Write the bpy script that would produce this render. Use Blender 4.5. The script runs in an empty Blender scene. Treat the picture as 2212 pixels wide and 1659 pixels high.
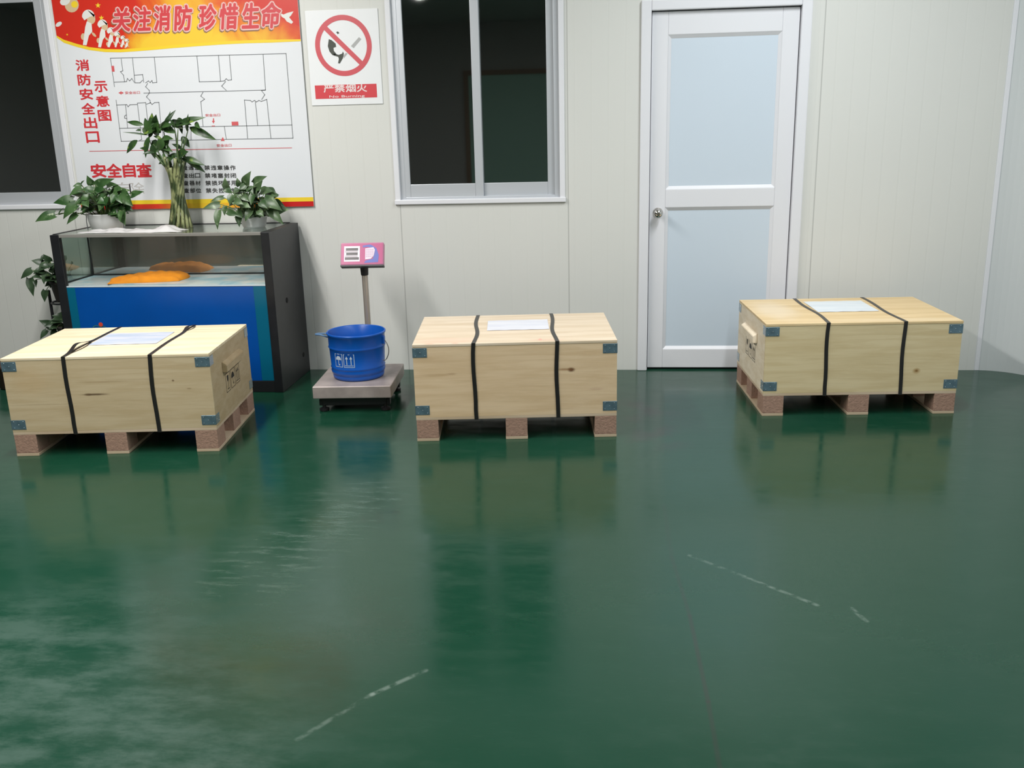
import bpy, bmesh, math, random
from mathutils import Vector, Matrix
PI = math.pi
sc = bpy.context.scene
COL = sc.collection
# ------------------------------------------------------------------ camera
FPX, IW, IH = 2037.26, 2212.0, 1659.0
CP, CR, CY, CH, CD = 0.2695, -0.0253, 0.1045, 1.4556, 5.5706
_f = Vector((-math.sin(CY), math.cos(CY), 0)); _r = Vector((math.cos(CY), math.sin(CY), 0)); _u = Vector((0, 0, 1))
_f2 = _f*math.cos(CP) - _u*math.sin(CP); _u2 = _u*math.cos(CP) + _f*math.sin(CP)
CAMR = _r*math.cos(CR) + _u2*math.sin(CR); CAMU = _u2*math.cos(CR) - _r*math.sin(CR); CAMF = _f2
CAMP = Vector((0, -CD, CH))
cd = bpy.data.cameras.new('camera'); cam = bpy.data.objects.new('camera', cd); COL.objects.link(cam)
cd.sensor_fit = 'HORIZONTAL'; cd.sensor_width = 36; cd.lens = FPX/IW*36; cd.clip_end = 100
m = Matrix.Identity(4)
for i in range(3):
    m[i][0] = CAMR[i]; m[i][1] = CAMU[i]; m[i][2] = -CAMF[i]; m[i][3] = CAMP[i]
cam.matrix_world = m
sc.camera = cam
# ------------------------------------------------------------------ world, lamps, exposure
w = bpy.data.worlds.new('night'); sc.world = w; w.use_nodes = True
w.node_tree.nodes['Background'].inputs[0].default_value = (0.004, 0.005, 0.007, 1)
w.node_tree.nodes['Background'].inputs[1].default_value = 1.0
sc.view_settings.view_transform = 'Standard'; sc.view_settings.look = 'None'
sc.view_settings.gamma = 1; sc.view_settings.use_curve_mapping = False
sc.view_settings.exposure = 0.16
def tube_row(x, y0, y1, power, col=(1.0, 0.985, 0.95), z=3.02):
    l = bpy.data.lights.new('ceiling_tube_row', 'AREA'); l.shape = 'RECTANGLE'; l.size = 0.12; l.size_y = abs(y1-y0)
    l.energy = power; l.color = col
    o = bpy.data.objects.new('ceiling_tube_row', l); COL.objects.link(o); o.location = (x, (y0+y1)/2, z)
tube_row(-2.4, -1.1, -2.2, 50)
tube_row(-2.4, -2.2, -4.5, 88)
tube_row(1.0, -1.1, -2.2, 42, (0.96, 0.99, 1.0))
tube_row(1.0, -2.2, -4.5, 34, (0.92, 0.98, 1.0))
tube_row(-2.4, -5.0, -7.2, 28)
tube_row(1.0, -5.0, -7.2, 22)
# ------------------------------------------------------------------ pixel of the photograph -> point on a plane y = const / z = const
def ray(u, v): return CAMF + CAMR*((u-IW/2)/FPX) - CAMU*((v-IH/2)/FPX)
def at(u, v, y=0.0):
    d = ray(u, v); return CAMP + d*((y-CAMP.y)/d.y)
def atz(u, v, z=0.0):
    d = ray(u, v); return CAMP + d*((z-CAMP.z)/d.z)
# ------------------------------------------------------------------ materials
MATS = {}
def srgb(r, g, b):
    f = lambda c: (c/255/12.92) if c/255 <= .04045 else ((c/255+.055)/1.055)**2.4
    return (f(r), f(g), f(b))
def mat(name, col, rough=.5, metal=0.0, spec=.5, noise=0.0, nscale=8.0, bump=0.0, bscale=60.0, trans=0.0, sss=0.0, coat=0.0):
    if name in MATS: return MATS[name]
    M = bpy.data.materials.new(name); M.use_nodes = True; nt = M.node_tree; b = nt.nodes['Principled BSDF']
    b.inputs['Base Color'].default_value = (*col, 1); b.inputs['Roughness'].default_value = rough
    b.inputs['Metallic'].default_value = metal; b.inputs['Specular IOR Level'].default_value = spec
    b.inputs['Transmission Weight'].default_value = trans; b.inputs['Coat Weight'].default_value = coat
    tc = nt.nodes.new('ShaderNodeTexCoord')
    if noise:
        n = nt.nodes.new('ShaderNodeTexNoise'); n.inputs['Scale'].default_value = nscale; n.inputs['Detail'].default_value = 5
        nt.links.new(tc.outputs['Object'], n.inputs['Vector'])
        r = nt.nodes.new('ShaderNodeValToRGB'); r.color_ramp.elements[0].position = .3; r.color_ramp.elements[1].position = .72
        r.color_ramp.elements[0].color = (*[c*(1-noise) for c in col], 1); r.color_ramp.elements[1].color = (*[min(1, c*(1+noise)) for c in col], 1)
        nt.links.new(n.outputs['Fac'], r.inputs['Fac']); nt.links.new(r.outputs['Color'], b.inputs['Base Color'])
    if bump:
        n2 = nt.nodes.new('ShaderNodeTexNoise'); n2.inputs['Scale'].default_value = bscale; n2.inputs['Detail'].default_value = 4
        nt.links.new(tc.outputs['Object'], n2.inputs['Vector'])
        bp = nt.nodes.new('ShaderNodeBump'); bp.inputs['Strength'].default_value = bump; bp.inputs['Distance'].default_value = .01
        nt.links.new(n2.outputs['Fac'], bp.inputs['Height']); nt.links.new(bp.outputs['Normal'], b.inputs['Normal'])
    MATS[name] = M; return M
class NT:
    """small node helper"""
    def __init__(s, name):
        s.M = bpy.data.materials.new(name); s.M.use_nodes = True; s.t = s.M.node_tree; s.b = s.t.nodes['Principled BSDF']; MATS[name] = s.M
        s.tc = s.t.nodes.new('ShaderNodeTexCoord')
    def n(s, kind, **kw):
        x = s.t.nodes.new('ShaderNode'+kind)
        for k, v in kw.items(): setattr(x, k, v)
        return x
    def link(s, a, b): s.t.links.new(a, b)
    def val(s, sock, v):
        if isinstance(v, bpy.types.NodeSocket): s.link(v, sock)
        else: sock.default_value = v
    def math(s, op, a, b=0.0, c=0.0, clamp=False):
        x = s.n('Math', operation=op, use_clamp=clamp)
        for i, v in enumerate((a, b, c)): s.val(x.inputs[i], v)
        return x.outputs[0]
    def vmath(s, op, a, b=(0, 0, 0)):
        x = s.n('VectorMath', operation=op); s.val(x.inputs[0], a); s.val(x.inputs[1], b); return x
    def mixc(s, fac, a, b, blend='MIX'):
        x = s.n('MixRGB', blend_type=blend); s.val(x.inputs[0], fac)
        s.val(x.inputs[1], a if isinstance(a, bpy.types.NodeSocket) else (*a, 1)); s.val(x.inputs[2], b if isinstance(b, bpy.types.NodeSocket) else (*b, 1))
        return x.outputs[0]
    def noise(s, scale, detail=4, vec=None, rough=.5, dist=0.0):
        x = s.n('TexNoise'); x.inputs['Scale'].default_value = scale; x.inputs['Detail'].default_value = detail
        x.inputs['Roughness'].default_value = rough; x.inputs['Distortion'].default_value = dist
        s.link(vec or s.tc.outputs['Object'], x.inputs['Vector']); return x.outputs['Fac']
    def mapping(s, scale=(1, 1, 1), loc=(0, 0, 0)):
        x = s.n('Mapping'); x.inputs['Scale'].default_value = scale; x.inputs['Location'].default_value = loc
        s.link(s.tc.outputs['Object'], x.inputs['Vector']); return x.outputs[0]
    def smooth(s, v, lo, hi):
        x = s.n('MapRange', interpolation_type='SMOOTHSTEP'); s.val(x.inputs['Value'], v)
        x.inputs['From Min'].default_value = lo; x.inputs['From Max'].default_value = hi; return x.outputs[0]
    def ramp(s, fac, stops):
        r = s.n('ValToRGB'); e = r.color_ramp.elements
        while len(e) < len(stops): e.new(.5)
        for i, (p, c) in enumerate(stops): e[i].position = p; e[i].color = (*c, 1)
        s.link(fac, r.inputs['Fac']); return r.outputs['Color']
    def seg(s, a, b, w0, w1):
        """mask: 1 near the segment a-b in the xy plane"""
        p = s.vmath('MULTIPLY', s.tc.outputs['Object'], (1, 1, 0)).outputs[0]
        A = Vector((*a, 0)); D = Vector((*b, 0))-A
        pa = s.vmath('SUBTRACT', p, tuple(A)).outputs[0]
        t = s.math('DIVIDE', s.vmath('DOT_PRODUCT', pa, tuple(D)).outputs['Value'], D.length_squared, clamp=True)
        sc_ = s.n('VectorMath', operation='SCALE'); sc_.inputs[0].default_value = tuple(D); s.link(t, sc_.inputs['Scale'])
        d = s.vmath('LENGTH', s.vmath('SUBTRACT', pa, sc_.outputs[0]).outputs[0]).outputs['Value']
        return s.smooth(d, w1, w0)
# ---- floor
def floor_mat():
    N = NT('green_epoxy'); b = N.b
    big = N.noise(.7, 5, dist=.6); mid = N.noise(5, 6, N.mapping((1, 2.2, 1)), .65); fine = N.noise(45, 3, N.mapping((.6, 2.5, 1)))
    c = N.mixc(N.smooth(big, .35, .68), (.0062, .046, .0245), (.011, .054, .0325))
    c = N.mixc(N.math('MULTIPLY', N.smooth(mid, .45, .75), .45), c, (.017, .060, .037))
    c = N.mixc(N.math('MULTIPLY', N.smooth(fine, .55, .8), .25), c, (.025, .070, .046))
    # stains and scuffs with a shape of their own, then a painted lamp sheen
    brk = N.smooth(N.noise(30, 4), .36, .62)
    for a_, b_, s_ in (((-.76, -3.62), (-.62, -3.42), .16), ((-.62, -3.42), (-.50, -3.30), .22), ((.285, -2.541), (.45, -2.69), .12), ((.45, -2.69), (.645, -2.87), .20), ((.745, -2.885), (.77, -2.96), .2)):
        c = N.mixc(N.math('MULTIPLY', N.math('MULTIPLY', N.seg(a_, b_, .002, .012), brk), s_), c, (.42, .5, .45))
    for a_, b_, s_ in (((.222, -2.1), (.222, -2.55), .22), ((.222, -2.55), (.251, -2.957), .32), ((.251, -2.957), (.262, -3.4), .5), ((.262, -3.4), (.263, -3.9), .45)):
        c = N.mixc(N.math('MULTIPLY', N.seg(a_, b_, .002, .010), s_), c, (.03, .035, .03))
    dirt = N.math('MULTIPLY', N.seg((.2, -.75), (.24, -1.3), .02, .22), N.smooth(N.noise(6, 5), .42, .62))
    c = N.mixc(N.math('MULTIPLY', dirt, .55), c, (.035, .032, .032))
    smear = N.math('MULTIPLY', N.seg((-.98, -2.05), (-1.18, -2.75), .03, .30), N.smooth(N.noise(9, 6, N.mapping((.7, 3.2, 1)), .7), .46, .7))
    c = N.mixc(N.math('MULTIPLY', smear, .30), c, (.16, .22, .19))
    tube_sheen = N.math('MULTIPLY', N.seg((-1.75, -3.45), (-1.15, -3.95), .15, .75), N.smooth(N.noise(3.5, 6, N.mapping((1, 2.4, 1)), .68), .36, .66))  # pale sheen of the ceiling tubes, painted into the floor colour
    c = N.mixc(N.math('MULTIPLY', tube_sheen, .40), c, (.13, .19, .165))
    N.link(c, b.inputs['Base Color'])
    r = N.math('ADD', N.math('MULTIPLY', N.smooth(mid, .3, .8), .12), .13)
    r = N.math('ADD', r, N.math('MULTIPLY', smear, .15))
    N.link(r, b.inputs['Roughness'])
    b.inputs['Specular IOR Level'].default_value = .36
    h = N.math('ADD', N.math('MULTIPLY', N.noise(2.2, 2), .5), N.math('MULTIPLY', N.noise(16, 3, N.mapping((1, 1.8, 1))), .035))
    bp = N.n('Bump'); bp.inputs['Strength'].default_value = .22; bp.inputs['Distance'].default_value = .02
    N.link(h, bp.inputs['Height']); N.link(bp.outputs[0], b.inputs['Normal'])
    return N.M
# ---- sandwich panel wall: faint pressed ribs and joints
def wall_mat(name, col, ribs=True):
    N = NT(name); b = N.b
    sx = N.n('SeparateXYZ'); N.link(N.tc.outputs['Object'], sx.inputs[0]); x = sx.outputs['X']
    c = N.mixc(N.noise(.9, 3), tuple(v*.97 for v in col), tuple(min(1, v*1.03) for v in col))
    if ribs:
        rib = N.math('PINGPONG', x, .0475)
        rm = N.smooth(rib, .005, .0005)
        dirt = N.math('MULTIPLY', N.math('MULTIPLY', rm, .075), N.smooth(N.noise(1.3, 3, N.mapping((1, 1, .4))), .35, .65))
        c = N.mixc(dirt, c, tuple(v*.62 for v in col))
        for sx0 in (-3.262, -1.222, -.228, 1.165):
            j = N.smooth(N.math('ABSOLUTE', N.math('SUBTRACT', x, sx0)), .005, .0012)
            c = N.mixc(N.math('MULTIPLY', j, .55), c, tuple(v*.45 for v in col))
        bp = N.n('Bump'); bp.invert = True; bp.inputs['Strength'].default_value = .15; bp.inputs['Distance'].default_value = .003
        N.link(rm, bp.inputs['Height']); N.link(bp.outputs[0], b.inputs['Normal'])
    N.link(c, b.inputs['Base Color']); b.inputs['Roughness'].default_value = .42; b.inputs['Specular IOR Level'].default_value = .35
    return N.M
# ---- plywood with knots and streaks (x, z, half-length, half-height, darkness) in crate coordinates
def wood_mat(name, col, knots=(), axis='XZ', warm=.0, streak=(2.2, 9, 26)):
    N = NT(name); b = N.b
    g = N.noise(1.0, 6, N.mapping(streak), .62, .35)
    g2 = N.noise(1.0, 3, N.mapping((7, 60, 190)), .5)
    dk = tuple(v*m_ for v, m_ in zip(col, (.90, .865, .81))); lt = tuple(min(1, v*m_) for v, m_ in zip(col, (1.03, 1.035, 1.05)))
    c = N.mixc(N.smooth(g, .34, .66), dk, lt)
    c = N.mixc(N.math('MULTIPLY', N.smooth(g2, .5, .75), .12), c, tuple(v*.6 for v in col))
    sx = N.n('SeparateXYZ'); N.link(N.tc.outputs['Object'], sx.inputs[0])
    X, Zc = sx.outputs[axis[0]], sx.outputs[axis[1]]
    wob = N.math('MULTIPLY', N.math('SUBTRACT', N.noise(18, 3), .5), .5)
    for kx, kz, rx, rz, dkn, kc in knots:
        dx = N.math('DIVIDE', N.math('SUBTRACT', X, kx), rx); dz = N.math('DIVIDE', N.math('SUBTRACT', Zc, kz), rz)
        d = N.math('SQRT', N.math('ADD', N.math('MULTIPLY', dx, dx), N.math('MULTIPLY', dz, dz)))
        c = N.mixc(N.math('MULTIPLY', N.smooth(N.math('ADD', d, wob), 1.15, .25), dkn), c, kc)
    N.link(c, b.inputs['Base Color']); b.inputs['Roughness'].default_value = .62; b.inputs['Specular IOR Level'].default_value = .25
    bp = N.n('Bump'); bp.inputs['Strength'].default_value = .12; bp.inputs['Distance'].default_value = .002
    N.link(g2, bp.inputs['Height']); N.link(bp.outputs[0], b.inputs['Normal'])
    return N.M
def leaf_mat(name, c0, c1, c2, spot=.0):
    N = NT(name); b = N.b
    c = N.mixc(N.smooth(N.noise(11, 2), .38, .62), c0, c1)
    c = N.mixc(N.smooth(N.noise(23, 3), .60, .70), c, c2)
    if spot: c = N.mixc(N.math('MULTIPLY', N.smooth(N.noise(38, 2), .66, .72), spot), c, (.55, .62, .42))
    N.link(c, b.inputs['Base Color']); b.inputs['Roughness'].default_value = .38; b.inputs['Specular IOR Level'].default_value = .45
    return N.M
def glass_mat(name, tint, refl, rough=.02):
    """thin pane: tinted see-through layer plus mirror reflection"""
    N = NT(name); t = N.t; out = [n for n in t.nodes if n.type == 'OUTPUT_MATERIAL'][0]
    tr = N.n('BsdfTransparent'); tr.inputs[0].default_value = (*tint, 1)
    gl = N.n('BsdfGlossy'); gl.inputs['Roughness'].default_value = rough; gl.inputs['Color'].default_value = (.95, 1, .97, 1)
    mx = N.n('MixShader'); ge = N.n('NewGeometry')
    cs = N.math('ABSOLUTE', N.vmath('DOT_PRODUCT', ge.outputs['Incoming'], ge.outputs['Normal']).outputs['Value'])
    fac = N.math('ADD', N.math('MULTIPLY', N.math('POWER', N.math('SUBTRACT', 1.0, cs, clamp=True), 5.0), .9), .04+refl, clamp=True)
    N.link(fac, mx.inputs[0]); N.link(tr.outputs[0], mx.inputs[1]); N.link(gl.outputs[0], mx.inputs[2]); N.link(mx.outputs[0], out.inputs['Surface'])
    return N.M
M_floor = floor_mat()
WALLC = (.69, .69, .66)
M_wall = wall_mat('panel_wall', WALLC); M_wall2 = wall_mat('plain_wall', (.62, .645, .65), False)
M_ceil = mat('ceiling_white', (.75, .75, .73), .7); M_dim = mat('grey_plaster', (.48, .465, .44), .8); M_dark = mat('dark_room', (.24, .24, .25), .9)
M_trim = mat('white_trim', (.78, .78, .82), .4); M_alu = mat('aluminium', (.60, .62, .66), .38, .35, bump=.02)
M_door = mat('door_white', (.76, .76, .80), .4); M_dpan = mat('door_blue_panel', (.60, .68, .77), .42)
M_chrome = mat('chrome', (.62, .60, .57), .18, 1.0); M_glass = glass_mat('window_glass', (.72, .74, .75), .115)
M_black = mat('black_plastic', (.012, .012, .014), .42); M_blackm = mat('black_coated_board', (.011, .0115, .014), .42, noise=.25, nscale=14)
M_zinc = mat('zinc_plate', (.16, .25, .31), .40, .55, noise=.25, nscale=30); M_rivet = mat('bright_rivet', (.45, .50, .53), .35, .7)
M_strap = mat('strap_black', (.018, .016, .016), .35); M_ink = mat('dark_ink', (.02, .016, .012), .7)
M_block = mat('chip_block', (.37, .225, .165), .8, noise=.14, nscale=70, bump=.3, bscale=120)
def mirror_film():
    """reflective film on the back pane whose base colour carries a dim grey-brown room reflection"""
    N = NT('mirror_film'); out = [n for n in N.t.nodes if n.type == 'OUTPUT_MATERIAL'][0]
    gl = N.n('BsdfGlossy'); gl.inputs['Roughness'].default_value = .03; gl.inputs['Color'].default_value = (.78, .78, .78, 1)
    N.b.inputs['Base Color'].default_value = (.20, .175, .155, 1); N.b.inputs['Roughness'].default_value = .6  # grey-brown reflection of the room put into this base colour
    mx = N.n('MixShader'); mx.inputs[0].default_value = .62
    N.link(N.b.outputs[0], mx.inputs[1]); N.link(gl.outputs[0], mx.inputs[2]); N.link(mx.outputs[0], out.inputs['Surface'])
    return N.M
def film_mat():
    """milky see-through packing film"""
    N = NT('white_film'); out = [n for n in N.t.nodes if n.type == 'OUTPUT_MATERIAL'][0]
    N.b.inputs['Base Color'].default_value = (.74, .72, .73, 1); N.b.inputs['Roughness'].default_value = .22
    tr = N.n('BsdfTransparent'); tr.inputs[0].default_value = (.95, .95, .95, 1)
    mx = N.n('MixShader'); mx.inputs[0].default_value = .72
    N.link(tr.outputs[0], mx.inputs[1]); N.link(N.b.outputs[0], mx.inputs[2]); N.link(mx.outputs[0], out.inputs['Surface'])
    return N.M
# ------------------------------------------------------------------ mesh helpers
def new(): return bmesh.new()
def obj(name, bm, m_, parent=None, loc=None, rot=None, smooth=False, extra=()):
    me = bpy.data.meshes.new(name); bmesh.ops.recalc_face_normals(bm, faces=bm.faces[:]); bm.to_mesh(me); bm.free()
    me.materials.append(m_)
    for e in extra: me.materials.append(e)
    if smooth:
        for p in me.polygons: p.use_smooth = True
    o = bpy.data.objects.new(name, me); COL.objects.link(o)
    if parent: o.parent = parent
    if loc: o.location = loc
    if rot: o.rotation_euler = rot
    return o
def flat(name, bm, m_, parent=None):          # printed layers: keep the winding as built
    me = bpy.data.meshes.new(name); bm.to_mesh(me); bm.free(); me.materials.append(m_)
    o = bpy.data.objects.new(name, me); COL.objects.link(o)
    if parent: o.parent = parent
    return o
def thing(name, label, cat, loc=(0, 0, 0), rz=0.0, group=None):
    o = bpy.data.objects.new(name, None); COL.objects.link(o); o.empty_display_size = .1
    o.location = loc; o.rotation_euler = (0, 0, rz); o['label'] = label; o['category'] = cat
    if group: o['group'] = group
    return o
def tag(o, label, cat, group=None):
    o['label'] = label; o['category'] = cat
    if group: o['group'] = group
    return o
def struct(o): o['kind'] = 'structure'; return o
def box(bm, x0, x1, y0, y1, z0, z1, bev=0.0, seg=2, M=None):
    r = bmesh.ops.create_cube(bm, size=1); vs = r['verts']
    for v in vs: v.co = Vector(((x0+x1)/2+v.co.x*(x1-x0), (y0+y1)/2+v.co.y*(y1-y0), (z0+z1)/2+v.co.z*(z1-z0)))
    if M:
        for v in vs: v.co = M @ v.co
    if bev:
        es = list({e for v in vs for e in v.link_edges})
        bmesh.ops.bevel(bm, geom=es, offset=bev, segments=seg, affect='EDGES', profile=.6)
    return bm
def lathe(bm, prof, n=40, c=(0, 0, 0), close=False):
    rings = []
    for r, z in prof:
        rings.append([bm.verts.new((c[0]+r*math.cos(2*PI*i/n), c[1]+r*math.sin(2*PI*i/n), c[2]+z)) for i in range(n)])
    for a, b in zip(rings, rings[1:]):
        for i in range(n): bm.faces.new((a[i], a[(i+1) % n], b[(i+1) % n], b[i]))
    bm.faces.new(rings[0][::-1])
    if close: bm.faces.new(rings[-1])
    return bm
def tube(bm, pts, r, n=8, cap=True):
    pts = [Vector(p) for p in pts]; rs = r if isinstance(r, (list, tuple)) else [r]*len(pts); rings = []; up = Vector((0.13, 0.2, 1)).normalized()
    for i, p in enumerate(pts):
        d = (pts[min(i+1, len(pts)-1)]-pts[max(i-1, 0)]).normalized()
        a = d.cross(up)
        if a.length < 1e-3: a = d.cross(Vector((1, 0, 0)))
        a.normalize(); b = d.cross(a)
        rings.append([bm.verts.new(p+(a*math.cos(2*PI*k/n)+b*math.sin(2*PI*k/n))*rs[i]) for k in range(n)])
    for A, B in zip(rings, rings[1:]):
        for k in range(n): bm.faces.new((A[k], A[(k+1) % n], B[(k+1) % n], B[k]))
    if cap: bm.faces.new(rings[0][::-1]); bm.faces.new(rings[-1])
    return bm
def disc(bm, c, r, axis, th, n=16, r2=None):
    M = axis.normalized().to_track_quat('Z', 'Y').to_matrix().to_4x4(); M.translation = c
    bmesh.ops.create_cone(bm, cap_ends=True, segments=n, radius1=r, radius2=r if r2 is None else r2, depth=th, matrix=M)
    return bm
def bez(p0, p1, p2, n=8):
    p0, p1, p2 = Vector(p0), Vector(p1), Vector(p2)
    return [p0*(1-t)**2+p1*2*t*(1-t)+p2*t*t for t in [i/n for i in range(n+1)]]
# text -> list of (verts, faces) in its own plane, scaled into the box (x0,z0)-(x1,z1)
_txt = {}
def text_geo(s, bold=0.0, shear=0.0):
    k = (s, bold, shear)
    if k not in _txt:
        c = bpy.data.curves.new('lettering', 'FONT'); c.body = s; c.offset = bold; c.shear = shear; c.resolution_u = 3
        o = bpy.data.objects.new('lettering', c); COL.objects.link(o); bpy.context.view_layer.update()
        me = bpy.data.meshes.new_from_object(o.evaluated_get(bpy.context.evaluated_depsgraph_get()))
        V = [v.co.copy() for v in me.vertices]; F = [tuple(p.vertices) for p in me.polygons]
        bpy.data.objects.remove(o); bpy.data.curves.remove(c); bpy.data.meshes.remove(me); _txt[k] = (V, F)
    return _txt[k]
def put_text(bm, s, x0, x1, z0, z1, fn, bold=0.0, shear=0.0, pad=0.0):
    """bold: stroke gain as a share of the line height, made of shifted copies"""
    V, F = text_geo(s, 0.0, shear)
    if not V: return bm
    a0 = min(v.x for v in V); a1 = max(v.x for v in V); b0 = min(v.y for v in V); b1 = max(v.y for v in V)
    g = bold*(z1-z0); x0 += g-pad; x1 += pad-g; z0 += g-pad; z1 += pad-g
    sh = [(0, 0)]
    if g > 0: sh = [(g*math.cos(PI*k/4), g*math.sin(PI*k/4)) for k in range(8)]
    for k, (dx, dz) in enumerate(sh):           # each copy a hair further out, so that no two faces coincide
        vs = [bm.verts.new(fn(x0+(v.x-a0)/(a1-a0)*(x1-x0)+dx, z0+(v.y-b0)/(b1-b0)*(z1-z0)+dz)+Vector((0, -2.0e-5*k, 0))) for v in V]
        for f in F:
            try: bm.faces.new([vs[i] for i in f])
            except ValueError: pass
    return bm
def poly(bm, pts):
    f = bm.faces.new([bm.verts.new(p) for p in pts])
    return f
def stroke(bm, pts2, w_, fn):
    """polyline of width w_ in a (x,z) plane"""
    for (ax, az), (bx, bz) in zip(pts2, pts2[1:]):
        d = Vector((bx-ax, bz-az))
        if d.length < 1e-6: continue
        d.normalize(); n = Vector((-d.y, d.x))*w_/2; e = d*w_/2
        poly(bm, [fn(ax-e.x+n.x, az-e.y+n.y), fn(ax-e.x-n.x, az-e.y-n.y), fn(bx+e.x-n.x, bz+e.y-n.y), fn(bx+e.x+n.x, bz+e.y+n.y)])
# ------------------------------------------------------------------ the room
XL, XR, YF, ZC = -8.0, 2.43, -11.0, 3.1
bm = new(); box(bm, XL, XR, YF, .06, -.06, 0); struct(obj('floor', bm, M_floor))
W1 = (-4.75, -3.252, 1.045, 2.285); W2 = (-1.222, -.272, 1.035, 2.285); DO = (.232, 1.042, 0.0, 2.035)
bm = new()
xs = sorted({XL, XR-.3, *W1[:2], *W2[:2], *DO[:2]}); zs = sorted({0.0, ZC, *W1[2:], *W2[2:], DO[3]})
gv = {}
def gvert(i, j):
    if (i, j) not in gv: gv[i, j] = bm.verts.new((xs[i], 0, zs[j]))
    return gv[i, j]
for i in range(len(xs)-1):
    for j in range(len(zs)-1):
        cx, cz = (xs[i]+xs[i+1])/2, (zs[j]+zs[j+1])/2
        if any(o[0] < cx < o[1] and o[2] < cz < o[3] for o in (W1, W2, DO)): continue
        bm.faces.new((gvert(i, j), gvert(i+1, j), gvert(i+1, j+1), gvert(i, j+1)))
r = bmesh.ops.extrude_face_region(bm, geom=bm.faces[:])
for v in r['geom']:
    if isinstance(v, bmesh.types.BMVert): v.co.y += .06
struct(obj('wall_back', bm, M_wall))
bm = new(); RA = .30; n = 14
pf = [(XR-RA+RA*math.sin(PI/2*i/n), -RA+RA*math.cos(PI/2*i/n)) for i in range(n+1)]
pb = [(XR+.06, -RA), (XR+.06, .06), (XR-RA, .06)]
lo = [bm.verts.new((x, y, 0)) for x, y in pf+pb]; hi = [bm.verts.new((x, y, ZC)) for x, y in pf+pb]
for i in range(len(lo)): bm.faces.new((lo[i], lo[(i+1) % len(lo)], hi[(i+1) % len(lo)], hi[i]))
bm.faces.new(lo); bm.faces.new(hi[::-1])
struct(obj('trim_1', bm, M_wall2))
bm = new()
for x in (XR-RA+.015, ): box(bm, x-.012, x+.012, -.006, .001, 0, ZC, .002)
struct(obj('trim_2', bm, M_trim))
bm = new(); box(bm, XR, XR+.06, YF, -RA, 0, ZC); struct(obj('wall_right', bm, M_wall2))
bm = new(); box(bm, XL-.06, XL, YF, 0, 0, ZC); struct(obj('wall_left', bm, M_dim))
bm = new(); box(bm, XL-.06, XR+.06, YF-.06, YF, 0, ZC); struct(obj('wall_front', bm, M_dim))
bm = new(); box(bm, XL, XR, YF, .06, ZC, ZC+.06); struct(obj('ceiling', bm, M_ceil))
# dark unlit room behind the panes
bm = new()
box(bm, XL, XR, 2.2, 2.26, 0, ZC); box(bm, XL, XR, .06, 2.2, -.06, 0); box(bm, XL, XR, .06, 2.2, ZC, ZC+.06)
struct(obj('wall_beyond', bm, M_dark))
# the door on the opposite side that the right pane mirrors
d2 = bpy.data.objects.new('door_2', None); COL.objects.link(d2); d2.location = (-1.25, YF, 0); struct(d2)
bm = new(); box(bm, -1.1, 1.1, .0, .05, 0, 2.25, .004); obj('door_leaf', bm, mat('green_door', (.42, .66, .55), .5), d2)
bm = new()
for a in ((-1.18, -1.1, 0, 2.33), (1.1, 1.18, 0, 2.33), (-1.1, 1.1, 2.25, 2.33)): box(bm, a[0], a[1], 0, .07, a[2], a[3], .004)
obj('door_frame', bm, mat('brown_frame', (.30, .2, .13), .5), d2)
# ------------------------------------------------------------------ windows
def window(name, W, xm, sashL, sashR, trimw=.026):
    o = bpy.data.objects.new(name, None); COL.objects.link(o); struct(o); x0, x1, z0, z1 = W
    o.location = (0, 0, 0)
    bm = new(); t = trimw                                  # thin edging on the wall face
    for a in ((x0-t, x0+.004, z0-.006, z1), (x1-.004, x1+t, z0-.006, z1), (x0-t, x1+t, z1, z1+t)): box(bm, a[0], a[1], -.010, .03, a[2], a[3], .003)
    obj('window_trim', bm, M_trim, o)
    bm = new(); box(bm, x0-t-.004, x1+t+.004, -.016, .05, z0-.026, z0+.001, .004); obj('window_sill', bm, M_trim, o)
    bm = new()                                             # outer aluminium frame with its track
    f = .034
    for a in ((x0, x0+f, z0, z1), (x1-f, x1, z0, z1), (x0+f, x1-f, z1-f, z1), (x0+f, x1-f, z0, z0+.014)): box(bm, a[0], a[1], .012, .058, a[2], a[3], .002)
    obj('window_frame', bm, M_alu, o)
    for k, (a0, a1, yb, rail) in enumerate((sashL, sashR)):
        s = bpy.data.objects.new('sash', None)
        bm = new(); st = .048
        for a in ((a0, a0+st, z0+.012, z1-.03), (a1-st, a1, z0+.012, z1-.03), (a0+st, a1-st, z0+.012, z0+rail), (a0+st, a1-st, z1-.08, z1-.03)):
            box(bm, a[0], a[1], yb, yb+.02, a[2], a[3], .003)
        so = obj('sash', bm, M_alu, o)
        bm = new(); box(bm, a0+st-.004, a1-st+.004, yb+.009, yb+.012, z0+rail-.004, z1-.076); obj('pane', bm, M_glass, so)
    return o
window('window_1', W1, -3.7, (-4.716, -3.965, .036, .075), (-4.035, -3.286, .014, .075))
window('window_2', W2, -.75, (-1.206, -.724, .014, .088), (-.772, -.300, .036, .088))
bm = new(); disc(bm, Vector((0, 0, 0)), .004, Vector((0, -1, 0)), .004, 10)
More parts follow.
